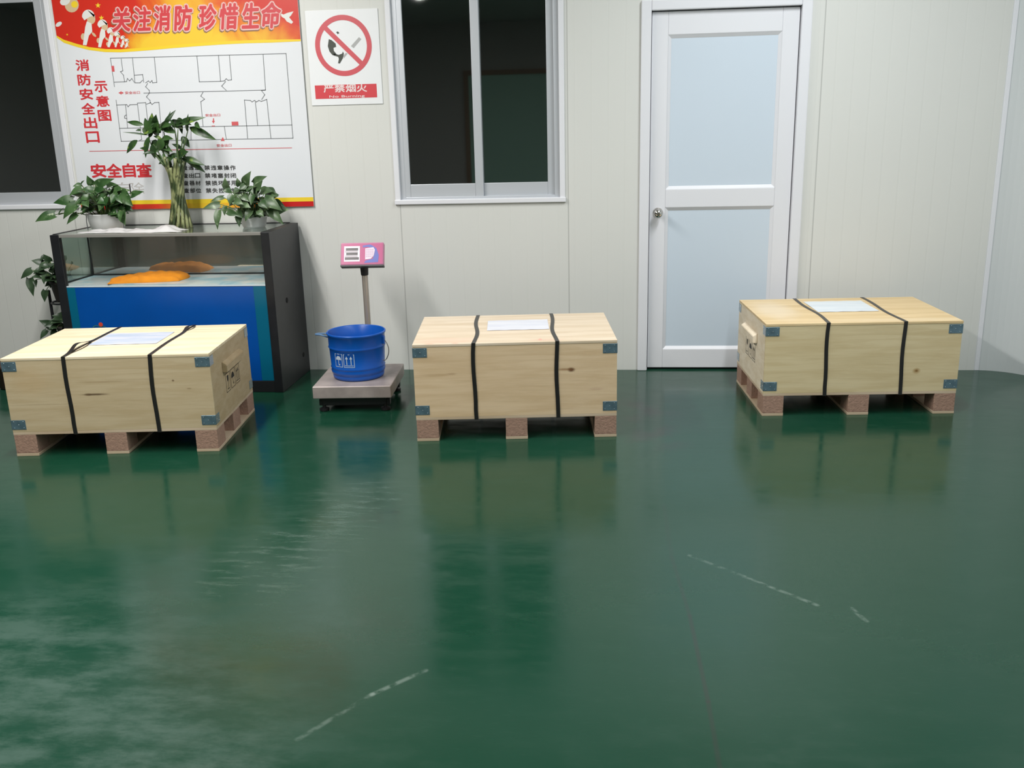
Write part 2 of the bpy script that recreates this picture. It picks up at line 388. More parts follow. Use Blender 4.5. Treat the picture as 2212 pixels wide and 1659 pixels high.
# ------------------------------------------------------------------ door
dr = bpy.data.objects.new('door_1', None); COL.objects.link(dr); struct(dr); x0, x1, z0, z1 = DO
bm = new(); t = .052
for a in ((x0-t, x0+.004, 0, z1+.05), (x1-.004, x1+t, 0, z1+.05), (x0+.004, x1-.004, z1-.004, z1+.05)): box(bm, a[0], a[1], -.022, .058, a[2], a[3], .006)
obj('door_frame', bm, M_door, dr)
bm = new(); y0, y1 = .012, .05
L0, L1 = x0+.008, x1-.008
ip = (L0+.090, L1-.090); zr = ((.012, .125), (.965, 1.068), (1.905, 2.026))
for a in ((L0, ip[0], .012, 2.026), (ip[1], L1, .012, 2.026)): box(bm, a[0], a[1], y0, y1, a[2], a[3], .003)
for a, b_ in zr: box(bm, ip[0], ip[1], y0, y1, a, b_, .003)
leaf = obj('door_leaf', bm, M_door, dr)
for za, zb in ((.125, .965), (1.068, 1.905)):
    bm = new(); box(bm, ip[0]-.002, ip[1]+.002, y0+.014, y1-.008, za-.002, zb+.002); obj('door_panel', bm, M_dpan, dr)
    bm = new(); g = .018                                   # sloping glazing bead
    o4 = [(ip[0], za), (ip[1], za), (ip[1], zb), (ip[0], zb)]; i4 = [(ip[0]+g, za+g), (ip[1]-g, za+g), (ip[1]-g, zb-g), (ip[0]+g, zb-g)]
    A = [bm.verts.new((x, y0+.001, z)) for x, z in o4]; B = [bm.verts.new((x, y0+.0135, z)) for x, z in i4]; C_ = [bm.verts.new((x, y0+.0155, z)) for x, z in o4]
    for k in range(4):
        q = (k+1) % 4; bm.faces.new((A[k], A[q], B[q], B[k])); bm.faces.new((C_[k], B[k], B[q], C_[q])); bm.faces.new((A[k], C_[k], C_[q], A[q]))
    obj('glazing_bead', bm, M_door, dr)
kx, kz = .288, .936
bm = new(); disc(bm, Vector((kx, .009, kz)), .031, Vector((0, -1, 0)), .008, 28, .026)
disc(bm, Vector((kx, -.008, kz)), .011, Vector((0, -1, 0)), .034, 16)
hd = obj('door_handle', bm, M_chrome, dr)
bm = new(); bmesh.ops.create_uvsphere(bm, u_segments=24, v_segments=14, radius=.026)
for v in bm.verts: v.co = Vector((kx+v.co.x, -.040+v.co.y*.72, kz+v.co.z))
obj('door_knob', bm, M_chrome, dr, smooth=True)
bm = new(); disc(bm, Vector((kx, -.059, kz)), .009, Vector((0, -1, 0)), .004, 14); obj('key_cylinder', bm, mat('dull_brass', (.30, .27, .22), .35, .9), dr)
# ------------------------------------------------------------------ wooden crates
CW, CDp, CT, CB = .9532, .657, .474, .1179
def icon_row(fn):
    bm = new(); w_ = .066; h = .092
    for k in range(3):
        c = (k-1)*.083
        stroke(bm, [(c-w_/2, 0), (c+w_/2, 0), (c+w_/2, h), (c-w_/2, h), (c-w_/2, 0)], .0028, fn)
        if k == 0:      # wine glass
            poly(bm, [fn(c-.013, .080), fn(c-.011, .058), fn(c, .046), fn(c+.011, .058), fn(c+.013, .080)]); stroke(bm, [(c, .05), (c, .016)], .003, fn); stroke(bm, [(c-.011, .013), (c+.011, .013)], .005, fn)
        elif k == 1:    # umbrella
            poly(bm, [fn(c+.024*math.cos(a), .048+.028*math.sin(a)) for a in [PI*i/10 for i in range(11)]]); stroke(bm, [(c, .05), (c, .018), (c+.008, .014), (c+.010, .022)], .0035, fn)
        else:           # two arrows up
            for d in (-.012, .012):
                stroke(bm, [(c+d, .020), (c+d, .062)], .005, fn); poly(bm, [fn(c+d-.009, .058), fn(c+d+.009, .058), fn(c+d, .078)])
            stroke(bm, [(c-.024, .013), (c+.024, .013)], .004, fn)
    return bm
def crate(label, loc, rz, mats, paper, strap_x, ends, slack=False):
    r = thing('wooden_crate', label, 'crate', loc, rz, 'strapped plywood crates on pallets')
    mf, ms, mt = mats[:3]; hw, hd_ = CW/2, CDp/2; th = .012
    for x in (-hw+.0525, 0, hw-.0525):
        bm = new(); box(bm, x-.0525, x+.0525, -hd_, hd_, 0, .014, .0015); obj('runner', bm, mats[3], r)
        for y in (-hd_+.06, 0, hd_-.06):
            bm = new(); box(bm, x-.0515, x+.0515, y-.06, y+.06, .014, .105, .002); obj('pallet_block', bm, M_block, r)
    bm = new(); box(bm, -hw, hw, -hd_, hd_, .105, CB, .0015); obj('pallet_deck', bm, mats[3], r)
    z1 = CT-.012
    bm = new(); box(bm, -hw, hw, -hd_, -hd_+th, CB, z1, .0012); obj('front_panel', bm, mf, r)
    bm = new(); box(bm, -hw, hw, hd_-th, hd_, CB, z1, .0012); obj('back_panel', bm, ms, r)
    for s in (-1, 1):
        bm = new(); xa, xb = sorted((s*hw, s*(hw-th))); box(bm, xa, xb, -hd_+th, hd_-th, CB, z1, .0012); obj('side_panel', bm, ms, r)
    bm = new(); box(bm, -hw-.001, hw+.001, -hd_-.0015, hd_+.0015, z1, CT, .0015); obj('lid', bm, mt, r)
    # zinc corner plates
    for sx in (-1, 1):
        for sy in (-1, 1):
            for za in (CB+.014, CT-.062):
                bm = new(); t = .0018; zb = za+.046
                X0, X1 = sorted((sx*(hw+t), sx*(hw-.066))); Y0, Y1 = sorted((sy*hd_, sy*(hd_+t)))
                box(bm, X0, X1, Y0, Y1, za, zb, .0006, 1)
                X0, X1 = sorted((sx*hw, sx*(hw+t))); Y0, Y1 = sorted((sy*(hd_+t), sy*(hd_-.056)))
                box(bm, X0, X1, Y0, Y1, za, zb, .0006, 1)
                nf = len(bm.faces)
                for a, b_ in ((.012, .008), (.012, .038), (.034, .023), (.056, .008), (.056, .038)):
                    disc(bm, Vector((sx*(hw-a), sy*(hd_+t+.0006), za+b_)), .0027, Vector((0, sy, 0)), .0022, 8, .0016)
                for a, b_ in ((.014, .023), (.045, .010), (.045, .036)):
                    disc(bm, Vector((sx*(hw+t+.0006), sy*(hd_-a), za+b_)), .0027, Vector((sx, 0, 0)), .0022, 8, .0016)
                bm.faces.ensure_lookup_table()
                for k in range(nf, len(bm.faces)): bm.faces[k].material_index = 1
                obj('corner_bracket', bm, M_zinc, r, extra=(M_rivet,))
    # wooden grip cleat and stencilled handling marks on the end that shows
    for s in ends:
        bm = new(); xa, xb = sorted((s*hw, s*(hw+.023)))
        box(bm, xa, xb, -.15, .15, .336, .388)
        for v in bm.verts:
            if abs(v.co.x) > hw+.01 and v.co.z > .36: v.co.z -= .016
        bmesh.ops.bevel(bm, geom=bm.edges[:], offset=.002, segments=2, affect='EDGES'); obj('grip_cleat', bm, ms, r)
        fn = (lambda a, b_: Vector((hw+.0008, a, .226+b_))) if s > 0 else (lambda a, b_: Vector((-hw-.0008, -a, .226+b_)))
        flat('handling_marks', icon_row(fn), M_ink, r)
    # straps: closed bands round lid, front, deck and back
    for k, sx in enumerate(strap_x):
        x = -hw+sx*CW; e = .0022; pts = []
        y0, y1, zb, zt = -hd_-e-.0015, hd_+e+.0015, .105-e, CT+e
        nseg = 24; rnd = random.Random(k*7+int(abs(loc[0])*10))
        for i in range(nseg+1):                                                     # lid, front to back
            t = i/nseg; wob = .004*math.sin(t*7+k*2); lift = 0
            if slack and k == 0: wob += -.020*math.exp(-((t-.30)/.16)**2); lift = .020*math.exp(-((t-.28)/.14)**2)
            if slack and k == 1: wob += -.012*math.exp(-((t-.86)/.10)**2); lift = .010*math.exp(-((t-.88)/.08)**2)
            if not slack: wob += (.010 if k == 0 else -.006)*math.exp(-((t-.35)/.25)**2)
            pts.append((x+wob, y0+(y1-y0)*t, zt+lift))
        pts += [(x, y1, zt-(zt-zb)*i/8) for i in range(1, 9)]
        pts += [(x+.004*math.sin(i), y1-(y1-y0)*i/8, zb) for i in range(1, 9)]
        pts += [(x+.003*math.sin(i*.8+k), y0, zb+(zt-zb)*i/8) for i in range(1, 8)]
        bm = new(); hwb = .0092; n = len(pts)
        V = [(bm.verts.new((p[0]-hwb, p[1], p[2])), bm.verts.new((p[0]+hwb, p[1], p[2]))) for p in pts]
        for i in range(n): a, b_ = V[i], V[(i+1) % n]; bm.faces.new((a[0], a[1], b_[1], b_[0]))
        bmesh.ops.recalc_face_normals(bm, faces=bm.faces[:]); bmesh.ops.solidify(bm, geom=bm.faces[:], thickness=.0012)
        so = obj('strap', bm, M_strap, r)
        if slack:                                                                  # loose strap tail doubled back over the band
            bm = new(); t0, t1 = ((.10, .46), (.78, .99))[k]; V = []
            for i in range(13):
                t = t0+(t1-t0)*i/12; b2 = math.sin(PI*i/12); px_ = x+(.012 if k == 0 else .016)*b2
                V.append((bm.verts.new((px_-.006, y0+(y1-y0)*t, zt+.0015+.006*b2)), bm.verts.new((px_+.006, y0+(y1-y0)*t, zt+.0015+.006*b2))))
            for a, b_ in zip(V, V[1:]): bm.faces.new((a[0], a[1], b_[1], b_[0]))
            bmesh.ops.solidify(bm, geom=bm.faces[:], thickness=.001); obj('strap_tail', bm, M_strap, so)
    px0, px1, py0, py1, pm = paper
    bm = new(); nx = 10
    V = [[bm.verts.new((px0+(px1-px0)*i/nx, py0+(py1-py0)*j/4, CT+.0012+.0012*math.sin(i*1.1+j*.7)**2)) for i in range(nx+1)] for j in range(5)]
    for j in range(4):
        for i in range(nx): bm.faces.new((V[j][i], V[j][i+1], V[j+1][i+1], V[j+1][i]))
    obj('shipping_sheet', bm, pm, r, smooth=True)
    return r
def paper_mat(name, c0, c1):
    N = NT(name); c = N.mixc(N.smooth(N.noise(9, 4, N.mapping((.6, 3, 1))), .35, .65), c0, c1)
    N.link(c, N.b.inputs['Base Color']); N.b.inputs['Roughness'].default_value = .32; return N.M
PLY = (.70, .545, .335); DKS = (.10, .055, .025)
kA = [(-.07, .293, .075, .006, .85, (.09, .05, .025)), (-.10, .293, .02, .008, .6, (.12, .07, .03)), (-.02, .352, .16, .005, .40, (.30, .2, .1)), (-.36, .36, .10, .09, .22, (.55, .35, .16)), (.30, .35, .007, .006, .8, (.15, .08, .04)), (.37, .31, .014, .004, .5, (.25, .16, .08)), (.15, .36, .2, .006, .2, (.3, .2, .1)), (-.30, .25, .2, .004, .25, (.3, .2, .1))]
mA = (wood_mat('plywood_front_a', (.57, .455, .29), kA), wood_mat('plywood_side_a', (.50, .385, .24)), wood_mat('plywood_lid_a', (.78, .66, .47), [(.05, -.27, .11, .006, .35, (.4, .28, .15)), (.25, .22, .12, .01, .35, (.6, .42, .22))], 'XY', streak=(2.2, 26, 9)))
mB_ = (wood_mat('plywood_front_b', (.75, .56, .36), [(.262, .336, .020, .013, .95, (.10, .035, .012)), (.235, .338, .05, .008, .6, (.28, .13, .05)), (-.37, .325, .09, .010, .40, (.42, .26, .12)), (-.30, .33, .03, .006, .4, (.35, .2, .1)), (-.36, .40, .12, .03, .2, (.5, .33, .18)), (.38, .24, .05, .008, .3, (.45, .25, .18))]),
       wood_mat('plywood_side_b', (.68, .49, .33)), wood_mat('plywood_lid_b', (.72, .60, .46), [(-.33, -.26, .20, .08, .30, (.72, .40, .30)), (.12, -.28, .012, .03, .55, (.72, .25, .22)), (-.40, -.315, .03, .012, .5, (.75, .3, .22)), (-.28, -.315, .02, .012, .5, (.75, .3, .22)), (.15, -.29, .10, .03, .25, (.72, .4, .32))], 'XY', streak=(2.2, 26, 9)))
mC = (wood_mat('plywood_front_c', (.69, .565, .345), [(.272, .225, .022, .017, .75, (.36, .2, .06)), (.272, .225, .009, .007, .8, (.18, .09, .03)), (.05, .29, .2, .03, .12, (.45, .33, .15)), (-.2, .35, .15, .02, .12, (.45, .33, .15))]),
      wood_mat('plywood_lit_side_c', (.84, .73, .57)), wood_mat('plywood_lid_c', (.74, .56, .32), [(-.36, .02, .13, .3, .6, (.80, .68, .52)), (.2, -.28, .5, .05, .45, (.78, .64, .44))], 'XY', streak=(2.2, 26, 9)))  # end wood paler than the front: light from the left put into its colour
mdk = wood_mat('plywood_deck', (.60, .47, .34))
crate('plywood crate in front of the blue fish tank, with a blue-tinted sheet on its lid', (-2.3275, -1.2507, 0), .1054, (*mA, mdk), (-.175, .155, -.095, .17, paper_mat('sheet_blue', (.50, .58, .72), (.66, .68, .78))), (.303, .715), (1,), True)
crate('plywood crate standing in the middle below the window, dark round knot right of its straps', (-.4622, -.9866, 0), .1004, (*mB_, mdk), (-.135, .172, -.06, .18, paper_mat('sheet_white', (.78, .78, .84), (.70, .71, .80))), (.297, .705), ())
crate('plywood crate standing before the white door, left end and faded marks showing', (1.2317, -.5642, 0), .0659, (*mC, mdk), (-.150, .162, -.06, .235, paper_mat('sheet_pale', (.72, .78, .84), (.80, .84, .88))), (.316, .707), (-1,))
# ------------------------------------------------------------------ fish tank cabinet
TX0, TX1, TY0, TY1, TZ = -3.118, -1.848, -.526, -.015, .914
tk = thing('fish_tank', 'black fish tank cabinet with blue lower front, standing against the wall', 'fish tank', (0, 0, 0))
LW = .052; ix0, ix1 = TX0+LW, TX1-.048; FZ = .630; MY = -.160
bm = new(); box(bm, TX1-.048, TX1, TY0, TY1, 0, TZ, .003); rs_ = obj('side_panel', bm, M_blackm, tk)
for y, z, rr in ((-.33, .50, .016), (-.12, .125, .014)):
    bm = new(); disc(bm, Vector((TX1+.0005, y, z)), rr, Vector((1, 0, 0)), .003, 16); obj('cable_hole', bm, mat('hole_black', (.003, .003, .003), .9), rs_)
bm = new(); box(bm, TX0, TX0+LW, TY0, TY0+.03, 0, TZ, .003); obj('corner_post', bm, M_blackm, tk)
bm = new(); box(bm, TX0, TX0+LW, TY1-.05, TY1, 0, TZ, .003); obj('corner_post', bm, M_blackm, tk)
bm = new(); box(bm, TX0+.004, TX0+.018, TY0+.03, TY1-.05, 0, FZ-.02); obj('side_panel', bm, M_blackm, tk)
bm = new(); box(bm, ix0, ix1, TY0+.004, TY1, 0, .068, .003); obj('plinth', bm, M_black, tk)
bm = new(); box(bm, ix0, ix1, TY0+.006, TY0+.02, .068, .617, .002)
fp = obj('front_panel', bm, mat('blue_film', (.0, .070, .335), .32, noise=.10, nscale=3), tk)
for xa, xb in ((ix0, ix0+.048), (ix1-.072, ix1-.001)):
    bm = new(); box(bm, xa, xb, TY0+.0045, TY0+.0062, .070, .615); obj('edge_stripe', bm, mat('teal_film', (.0, .115, .20), .35), fp)
# printed emblem (red ball over green rings) with white lettering beside it, on the blue film
fy = TY0+.0042
ec = at(214, 701, fy)
bm = new(); disc(bm, Vector((ec.x+.01, fy, ec.z)), .0125, Vector((0, 1, 0)), .0008, 18); obj('emblem_ball', bm, mat('print_red', (.62, .06, .03), .5), fp)
bm = new()
for cx_, cz_, rr in ((-.018, -.030, .024), (.022, -.032, .022)):
    stroke(bm, [(ec.x+cx_+rr*math.cos(a), ec.z+cz_+rr*math.sin(a)) for a in [2*PI*i/20 for i in range(21)]], .004, lambda a, b_: Vector((a, fy, b_)))
flat('emblem_rings', bm, mat('print_green', (.10, .38, .30), .5), fp)
bm = new(); q = at(246, 709, fy); put_text(bm, '水族箱', q.x, q.x+.30, q.z-.085, q.z-.004, lambda a, b_: Vector((a, fy, b_)), .01); flat('emblem_lettering', bm, mat('print_white', (.75, .78, .82), .5), fp)
# tank interior
bm = new(); box(bm, ix0-.03, ix1, TY0+.03, MY-.002, FZ-.012, FZ)
N = NT('tank_bottom'); cc = N.mixc(N.smooth(N.noise(7, 4), .45, .66), (.66, .70, .70), (.42, .62, .70)); N.link(cc, N.b.inputs['Base Color']); N.b.inputs['Roughness'].default_value = .25
obj('tank_bottom', bm, N.M, tk)
bm = new(); box(bm, ix0-.03, ix1, MY, MY+.006, FZ-.01, TZ-.02); obj('back_mirror', bm, mirror_film(), tk)
bm = new(); box(bm, TX0+.006, TX0+.012, TY0+.03, TY1-.05, FZ-.02, TZ-.012); obj('side_glass', bm, glass_mat('side_pane_glass', (.80, .91, .86), .34), tk)
bm = new()
for a in ((TX0+.012, ix1, MY-.005, MY, FZ, FZ+.008), (TX0+.012, TX0+.020, MY-.007, MY, FZ, TZ-.015), (TX0+.012, TX0+.017, TY0+.03, MY, FZ, FZ+.007)): box(bm, *a)
obj('sealant_bead', bm, M_black, tk)
bm = new(); box(bm, ix0, ix1, TY0+.007, TY0+.013, .611, TZ-.012); obj('front_glass', bm, glass_mat('tank_glass', (.975, .985, .98), .0), tk)
bm = new(); box(bm, ix0, ix1, TY0+.004, TY0+.018, .6165, .6235, .001); obj('glass_channel', bm, mat('pale_channel', (.55, .62, .66), .3), tk)
bm = new()
for a in ((ix0, ix1, TY1-.022, TY1, TZ-.010, TZ+.004), (TX0, TX0+.022, TY0+.03, TY1-.05, TZ-.010, TZ+.003)): box(bm, *a, .002)
obj('top_rim', bm, M_black, tk)
bm = new(); box(bm, ix0, ix1, TY0+.002, TY0+.020, TZ-.016, TZ+.001, .002); obj('front_rail', bm, mat('grey_rail', (.30, .29, .27), .3, .3), tk)
bm = new(); box(bm, TX0+.022, ix1, TY0+.020, TY1-.022, TZ-.006, TZ+.001); obj('cover_sheet', bm, glass_mat('cover_glass', (.955, .96, .95), .05, .10), tk)
TOP = TZ+.001
# ---- orange cloth in the tank
def cloth():
    bm = new(); nx, ny = 44, 22; rnd = random.Random(3); L, Wd, Hh = .205, .085, .046
    V = []
    for side in (1, 0):
        g = []
        for j in range(ny+1):
            row = []
            for i in range(nx+1):
                u, v = i/nx*2-1, j/ny*2-1
                e = (1-abs(u)**5)*(1-abs(v)**4)
                x = u*L*(1+.04*math.sin(v*3+1)); y = v*Wd*(1+.12*math.sin(u*2.2)) + u*.035
                z = Hh*(max(0, e)**.42)*(.86+.16*math.sin(u*3.1+.6)+.10*math.sin(v*6+u*4)) if side else 0
                if side:
                    z -= .012*math.exp(-((v+.62+.10*math.sin(u*6))/.13)**2)*(1-.3*u)       # fold mouth along the near edge
                    z -= .010*math.exp(-((u-.12-.35*v)/.06)**2)*(v < .1)
                    z = max(z, .001)
                    z += .0025*math.sin(u*23+v*5)*e
                row.append(bm.verts.new((x, y, z)))
            g.append(row)
        V.append(g)
    for s, g in enumerate(V):
        for j in range(ny):
            for i in range(nx):
                f = (g[j][i], g[j][i+1], g[j+1][i+1], g[j+1][i]); bm.faces.new(f if s == 0 else f[::-1])
    t, b_ = V
    rim = [(0, i) for i in range(nx+1)]+[(j, nx) for j in range(1, ny+1)]+[(ny, i) for i in range(nx-1, -1, -1)]+[(j, 0) for j in range(ny-1, 0, -1)]
    for k in range(len(rim)):
        a, c = rim[k], rim[(k+1) % len(rim)]
        bm.faces.new((t[a[0]][a[1]], b_[a[0]][a[1]], b_[c[0]][c[1]], t[c[0]][c[1]]))
    return bm
bm = cloth(); o = obj('cloth', bm, mat('orange_cloth', (.88, .29, .014), .9, noise=.18, nscale=9, bump=.25, bscale=40), None, (-2.645, -.375, FZ+.0005), (0, 0, .10), smooth=True)
tag(o, 'folded orange cloth lying on the bottom of the empty fish tank', 'cloth')
# ---- crumpled plastic film on the tank
bm = new(); rnd = random.Random(5); nx, ny = 40, 14
V = []
from mathutils import noise as mn
for j in range(ny+1):
    row = []
    for i in range(nx+1):
        u, v = i/nx, j/ny
        x = -2.985+u*.60+.015*math.sin(v*9); y = -.495+v*(.115+.05*(u > .5)*(1-abs(u-.78)/.3))+.008*math.sin(u*7)
        h = .004+.020*abs(mn.noise(Vector((u*6, v*3, 1.3))))+.030*math.exp(-((u-.86)/.08)**2-((v-.35)/.4)**2)+.010*abs(mn.noise(Vector((u*15, v*7, 4))))
        h *= min(1, 6*min(u, 1-u, v, 1-v)+.15)
        row.append(bm.verts.new((x, y, TOP+.0015+h)))
    V.append(row)
for j in range(ny):
    for i in range(nx): bm.faces.new((V[j][i], V[j][i+1], V[j+1][i+1], V[j+1][i]))
o = obj('plastic_film', bm, film_mat(), smooth=True)
tag(o, 'crumpled white plastic film spread on top of the fish tank', 'plastic film')
# ------------------------------------------------------------------ plants
def add_leaf(bm, base, tip, up, width, droop=.15, kind='heart', fold=.25, n=9):
    base, tip = Vector(base), Vector(tip); d = tip-base; L = d.length
    if L < 1e-4: return
    d.normalize(); up = Vector(up); side = d.cross(up)
    if side.length < 1e-3: side = d.cross(Vector((.3, 1, .1)))
    side.normalize(); nrm = side.cross(d).normalized(); rows = []
    for i in range(n+1):
        t = i/n
        if kind == 'heart': w_ = width*(math.sin(PI*min(1, t*.92+.08)**.62))*(1-.22*t) if t < 1 else 0
        else: w_ = width*math.sin(PI*(t*.97+.02)**.75)
        c = base+d*(L*t)+nrm*(droop*L*math.sin(PI*t))
        back = -d*(.10*L if kind == 'heart' and i == 0 else 0)
        l = [c+side*w_+nrm*fold*w_+back, c+side*w_*.55+nrm*fold*w_*.62, c, c-side*w_*.55+nrm*fold*w_*.62, c-side*w_+nrm*fold*w_+back]
        rows.append([bm.verts.new(p) for p in l])
    for a, b_ in zip(rows, rows[1:]):
        for k in range(4): bm.faces.new((a[k], a[k+1], b_[k+1], b_[k]))
def px_local(org, y, pts):
    return [at(u, v, y)-Vector(org) for u, v in pts]
def pothos(name, label, org, spec, fill, pot, mleaf, seed, spread, group):
    r = thing(name, label, 'plant', org, 0, group); rnd = random.Random(seed)
    o = Vector(org); lf, stm = new(), new()
    rim, h = pot
    def leaf_one(b_, t_, wd, droop, up):
        add_leaf(lf, b_, t_, up, wd, droop)
        q = Vector((max(-rim*.7, min(rim*.7, b_.x*.3)), max(-rim*.6, min(rim*.6, b_.y*.3)), h))
        if (b_-q).length > .02:
            mid = (b_+q)/2+Vector((0, 0, .03)); tube(stm, bez(q-Vector((0, 0, .02)), mid, b_, 6), .0022, 5)
    for (b2, t2, wr, yo) in spec:
        b3 = at(*b2, o.y+yo)-o; t3 = at(*t2, o.y+yo-.02)-o; L = (t3-b3).length
        up = Vector((rnd.uniform(-.25, .25), -1.0, rnd.uniform(.25, .8)))
        leaf_one(b3, t3, L*wr, rnd.uniform(.02, .12), up)
    for k in range(fill):
        a = rnd.uniform(0, 2*PI); rr = math.sqrt(rnd.random()); zz = rnd.random()
        x = spread[0]+spread[1]*rr*math.cos(a)*(1-.35*zz); y = .085*rr*math.sin(a)*1.2; z = spread[2]+spread[3]*zz
        b3 = Vector((x, y, z)); dd = Vector((x*1.4+rnd.uniform(-.06, .06), y*1.2-rnd.uniform(.0, .07), rnd.uniform(-.06, .045))).normalized()
        L = rnd.uniform(.055, .095); up = Vector((rnd.uniform(-.4, .4), -.8, rnd.uniform(.3, 1.0)))
        leaf_one(b3, b3+dd*L, L*rnd.uniform(.36, .48), rnd.uniform(.02, .14), up)
    if o.z > .8:
        for v in lf.verts: v.co.z = max(v.co.z, .004)
        for v in stm.verts: v.co.z = max(v.co.z, .004)
    obj('foliage', lf, mleaf, r, smooth=True); obj('stems', stm, mat('stem_green', (.13, .20, .06), .5), r, smooth=True)
    return r
ML1 = leaf_mat('pothos_leaf', (.018, .060, .014), (.055, .115, .038), (.12, .19, .09), .5)
ML2 = leaf_mat('pothos_leaf_pale', (.030, .070, .022), (.075, .125, .055), (.18, .25, .14), .0)
ML3 = leaf_mat('pothos_leaf_dark', (.020, .045, .018), (.040, .075, .036), (.06, .10, .05), .0)
def c4(x, y): return (70+x/8.848, 370+y/8.848)
def c5(x, y): return (430+x/10.53, 360+y/10.53)
def c3(x, y): return (230+x/6.144, 230+y/6.144)
oA = (-2.905, -.27, TOP)
specA = [(c4(*b_), c4(*t_), w_, y_) for b_, t_, w_, y_ in (
    ((440, 830), (50, 970), .27, -.06), ((790, 560), (395, 610), .30, -.06), ((1160, 260), (1040, 75), .42, 0), ((1200, 290), (1575, 140), .22, -.02), ((1170, 360), (930, 350), .36, -.08),
    ((1420, 300), (1650, 262), .26, 0), ((1880, 470), (2140, 385), .24, .02), ((1690, 420), (1930, 680), .36, -.05), ((1400, 480), (1270, 770), .42, -.12), ((850, 630), (590, 920), .30, -.10),
    ((860, 820), (655, 1020), .26, -.10), ((1640, 700), (1780, 1040), .34, -.06), ((1420, 560), (1230, 620), .5, -.12), ((1000, 560), (1080, 690), .5, -.12), ((930, 260), (770, 290), .34, 0),
    ((950, 330), (700, 470), .32, -.05), ((1560, 340), (1740, 350), .36, -.02), ((1200, 440), (1400, 330), .4, -.08), ((1580, 450), (1500, 620), .4, -.1), ((1640, 480), (1720, 620), .4, -.1),
    ((1100, 480), (900, 560), .4, -.1), ((770, 700), (700, 560), .36, -.08), ((1700, 760), (1690, 980), .3, -.09), ((500, 830), (610, 690), .10, -.06), ((930, 250), (1000, 170), .2, 0))]
pl = pothos('potted_pothos', 'bushy pothos in a white hanging bowl on the tank, left of the bamboo stems', oA, specA, 52, (.108, .092), ML1, 11, (-.005, .13, .10, .13), 'pothos plants')
bm = new(); lathe(bm, [(.078, 0), (.092, .012), (.104, .06), (.108, .088), (.112, .094), (.108, .096), (.102, .088), (.098, .06), (.085, .02), (.0, .016)], 40); obj('bowl', bm, mat('white_bowl', (.50, .51, .50), .28, noise=.06, nscale=6), pl, smooth=True)
bm = new(); lathe(bm, [(.0, .070), (.099, .070), (.097, .082), (.06, .088), (0.001, .09)], 24); obj('soil', bm, mat('soil', (.03, .02, .014), .95, bump=.6, bscale=90), pl)
for a in (PI*1.08, -PI*.08, PI*.5):
    bm = new(); tube(bm, [(.114*math.cos(a), .114*math.sin(a), .002), (.116*math.cos(a), .116*math.sin(a), .05), (.112*math.cos(a), .112*math.sin(a), .098)], .0022, 6)
    obj('hanger_wire', bm, mat('wire_grey', (.12, .13, .14), .4, .5), pl)
oB = (-2.03, -.25, TOP)
specB = [(c5(*b_), c5(*t_), w_, y_) for b_, t_, w_, y_ in (
    ((1060, 430), (1185, 95), .34, 0), ((1240, 400), (1555, 215), .30, 0), ((1300, 560), (1450, 310), .30, -.05), ((480, 860), (85, 950), .24, -.06), ((560, 700), (250, 800), .20, -.02), ((450, 990), (425, 1440), .22, -.15),
    ((650, 520), (590, 235), .34, -.02), ((930, 440), (860, 250), .4, -.01), ((1480, 740), (1900, 1010), .30, -.06), ((1600, 960), (1930, 1320), .26, -.06), ((640, 1020), (935, 1125), .24, -.16), ((800, 780), (1020, 860), .38, -.15),
    ((1050, 420), (905, 580), .40, -.10), ((1400, 560), (1690, 560), .36, -.03), ((1220, 640), (1180, 880), .36, -.13), ((760, 640), (700, 880), .42, -.12), ((1000, 640), (1140, 800), .42, -.12), ((1400, 800), (1560, 960), .42, -.12),
    ((860, 1000), (1010, 1180), .42, -.12), ((900, 1100), (920, 1380), .30, -.12), ((1180, 1000), (1050, 1250), .36, -.12), ((1350, 1000), (1480, 1150), .4, -.12), ((600, 900), (580, 1120), .36, -.1), ((740, 560), (520, 560), .36, -.06), ((1120, 480), (1240, 640), .4, -.1), ((980, 860), (1180, 940), .40, -.13))]
pr = pothos('potted_pothos', 'bushy pothos in a small white pot on the right end of the tank', oB, specB, 58, (.075, .06), ML2, 23, (.02, .12, .06, .15), 'pothos plants')
bm = new(); lathe(bm, [(.060, 0), (.066, .01), (.076, .055), (.080, .062), (.076, .064), (.070, .055), (.058, .014), (0, .012)], 36); obj('bowl', bm, mat('white_bowl', (.5, .51, .5), .28), pr, smooth=True)
bm = new(); lathe(bm, [(0, .045), (.068, .045), (.066, .054), (.0, .058)], 20); obj('soil', bm, MATS['soil'], pr)
# ---- lucky bamboo bundle
oL = Vector((-2.485, -.22, TOP))
lb = thing('lucky_bamboo', 'tall tied bundle of bamboo stems with narrow leaves on the tank, before the poster', 'plant', oL)
rnd = random.Random(8)
st, lv = new(), new()
def lp(x, y, dy=0.0): return at(*c3(x, y), oL.y+dy)-oL
ns = 13
for k in range(ns):
    a = 2*PI*k/ns; ca, sa = math.cos(a), math.sin(a)
    b_ = lp(985+135*ca, 1585); b_.y = .055*sa; b_.z = .001
    a2 = a+.9; m_ = lp(945+62*math.cos(a2), 1130); m_.y = .030*math.sin(a2)
    a3 = a+1.7; top_y = 740+rnd.uniform(-90, 70); t_ = lp(905+130*math.cos(a3), top_y); t_.y = .042*math.sin(a3)
    pts = []
    for i in range(13):
        t = i/12; pts.append(b_*(1-t)**2+(m_*2-(b_+t_)*.5)*2*t*(1-t)+t_*t*t)
    tube(st, pts, [.0095*(1+.10*(i % 3 == 0)) for i in range(13)], 8)
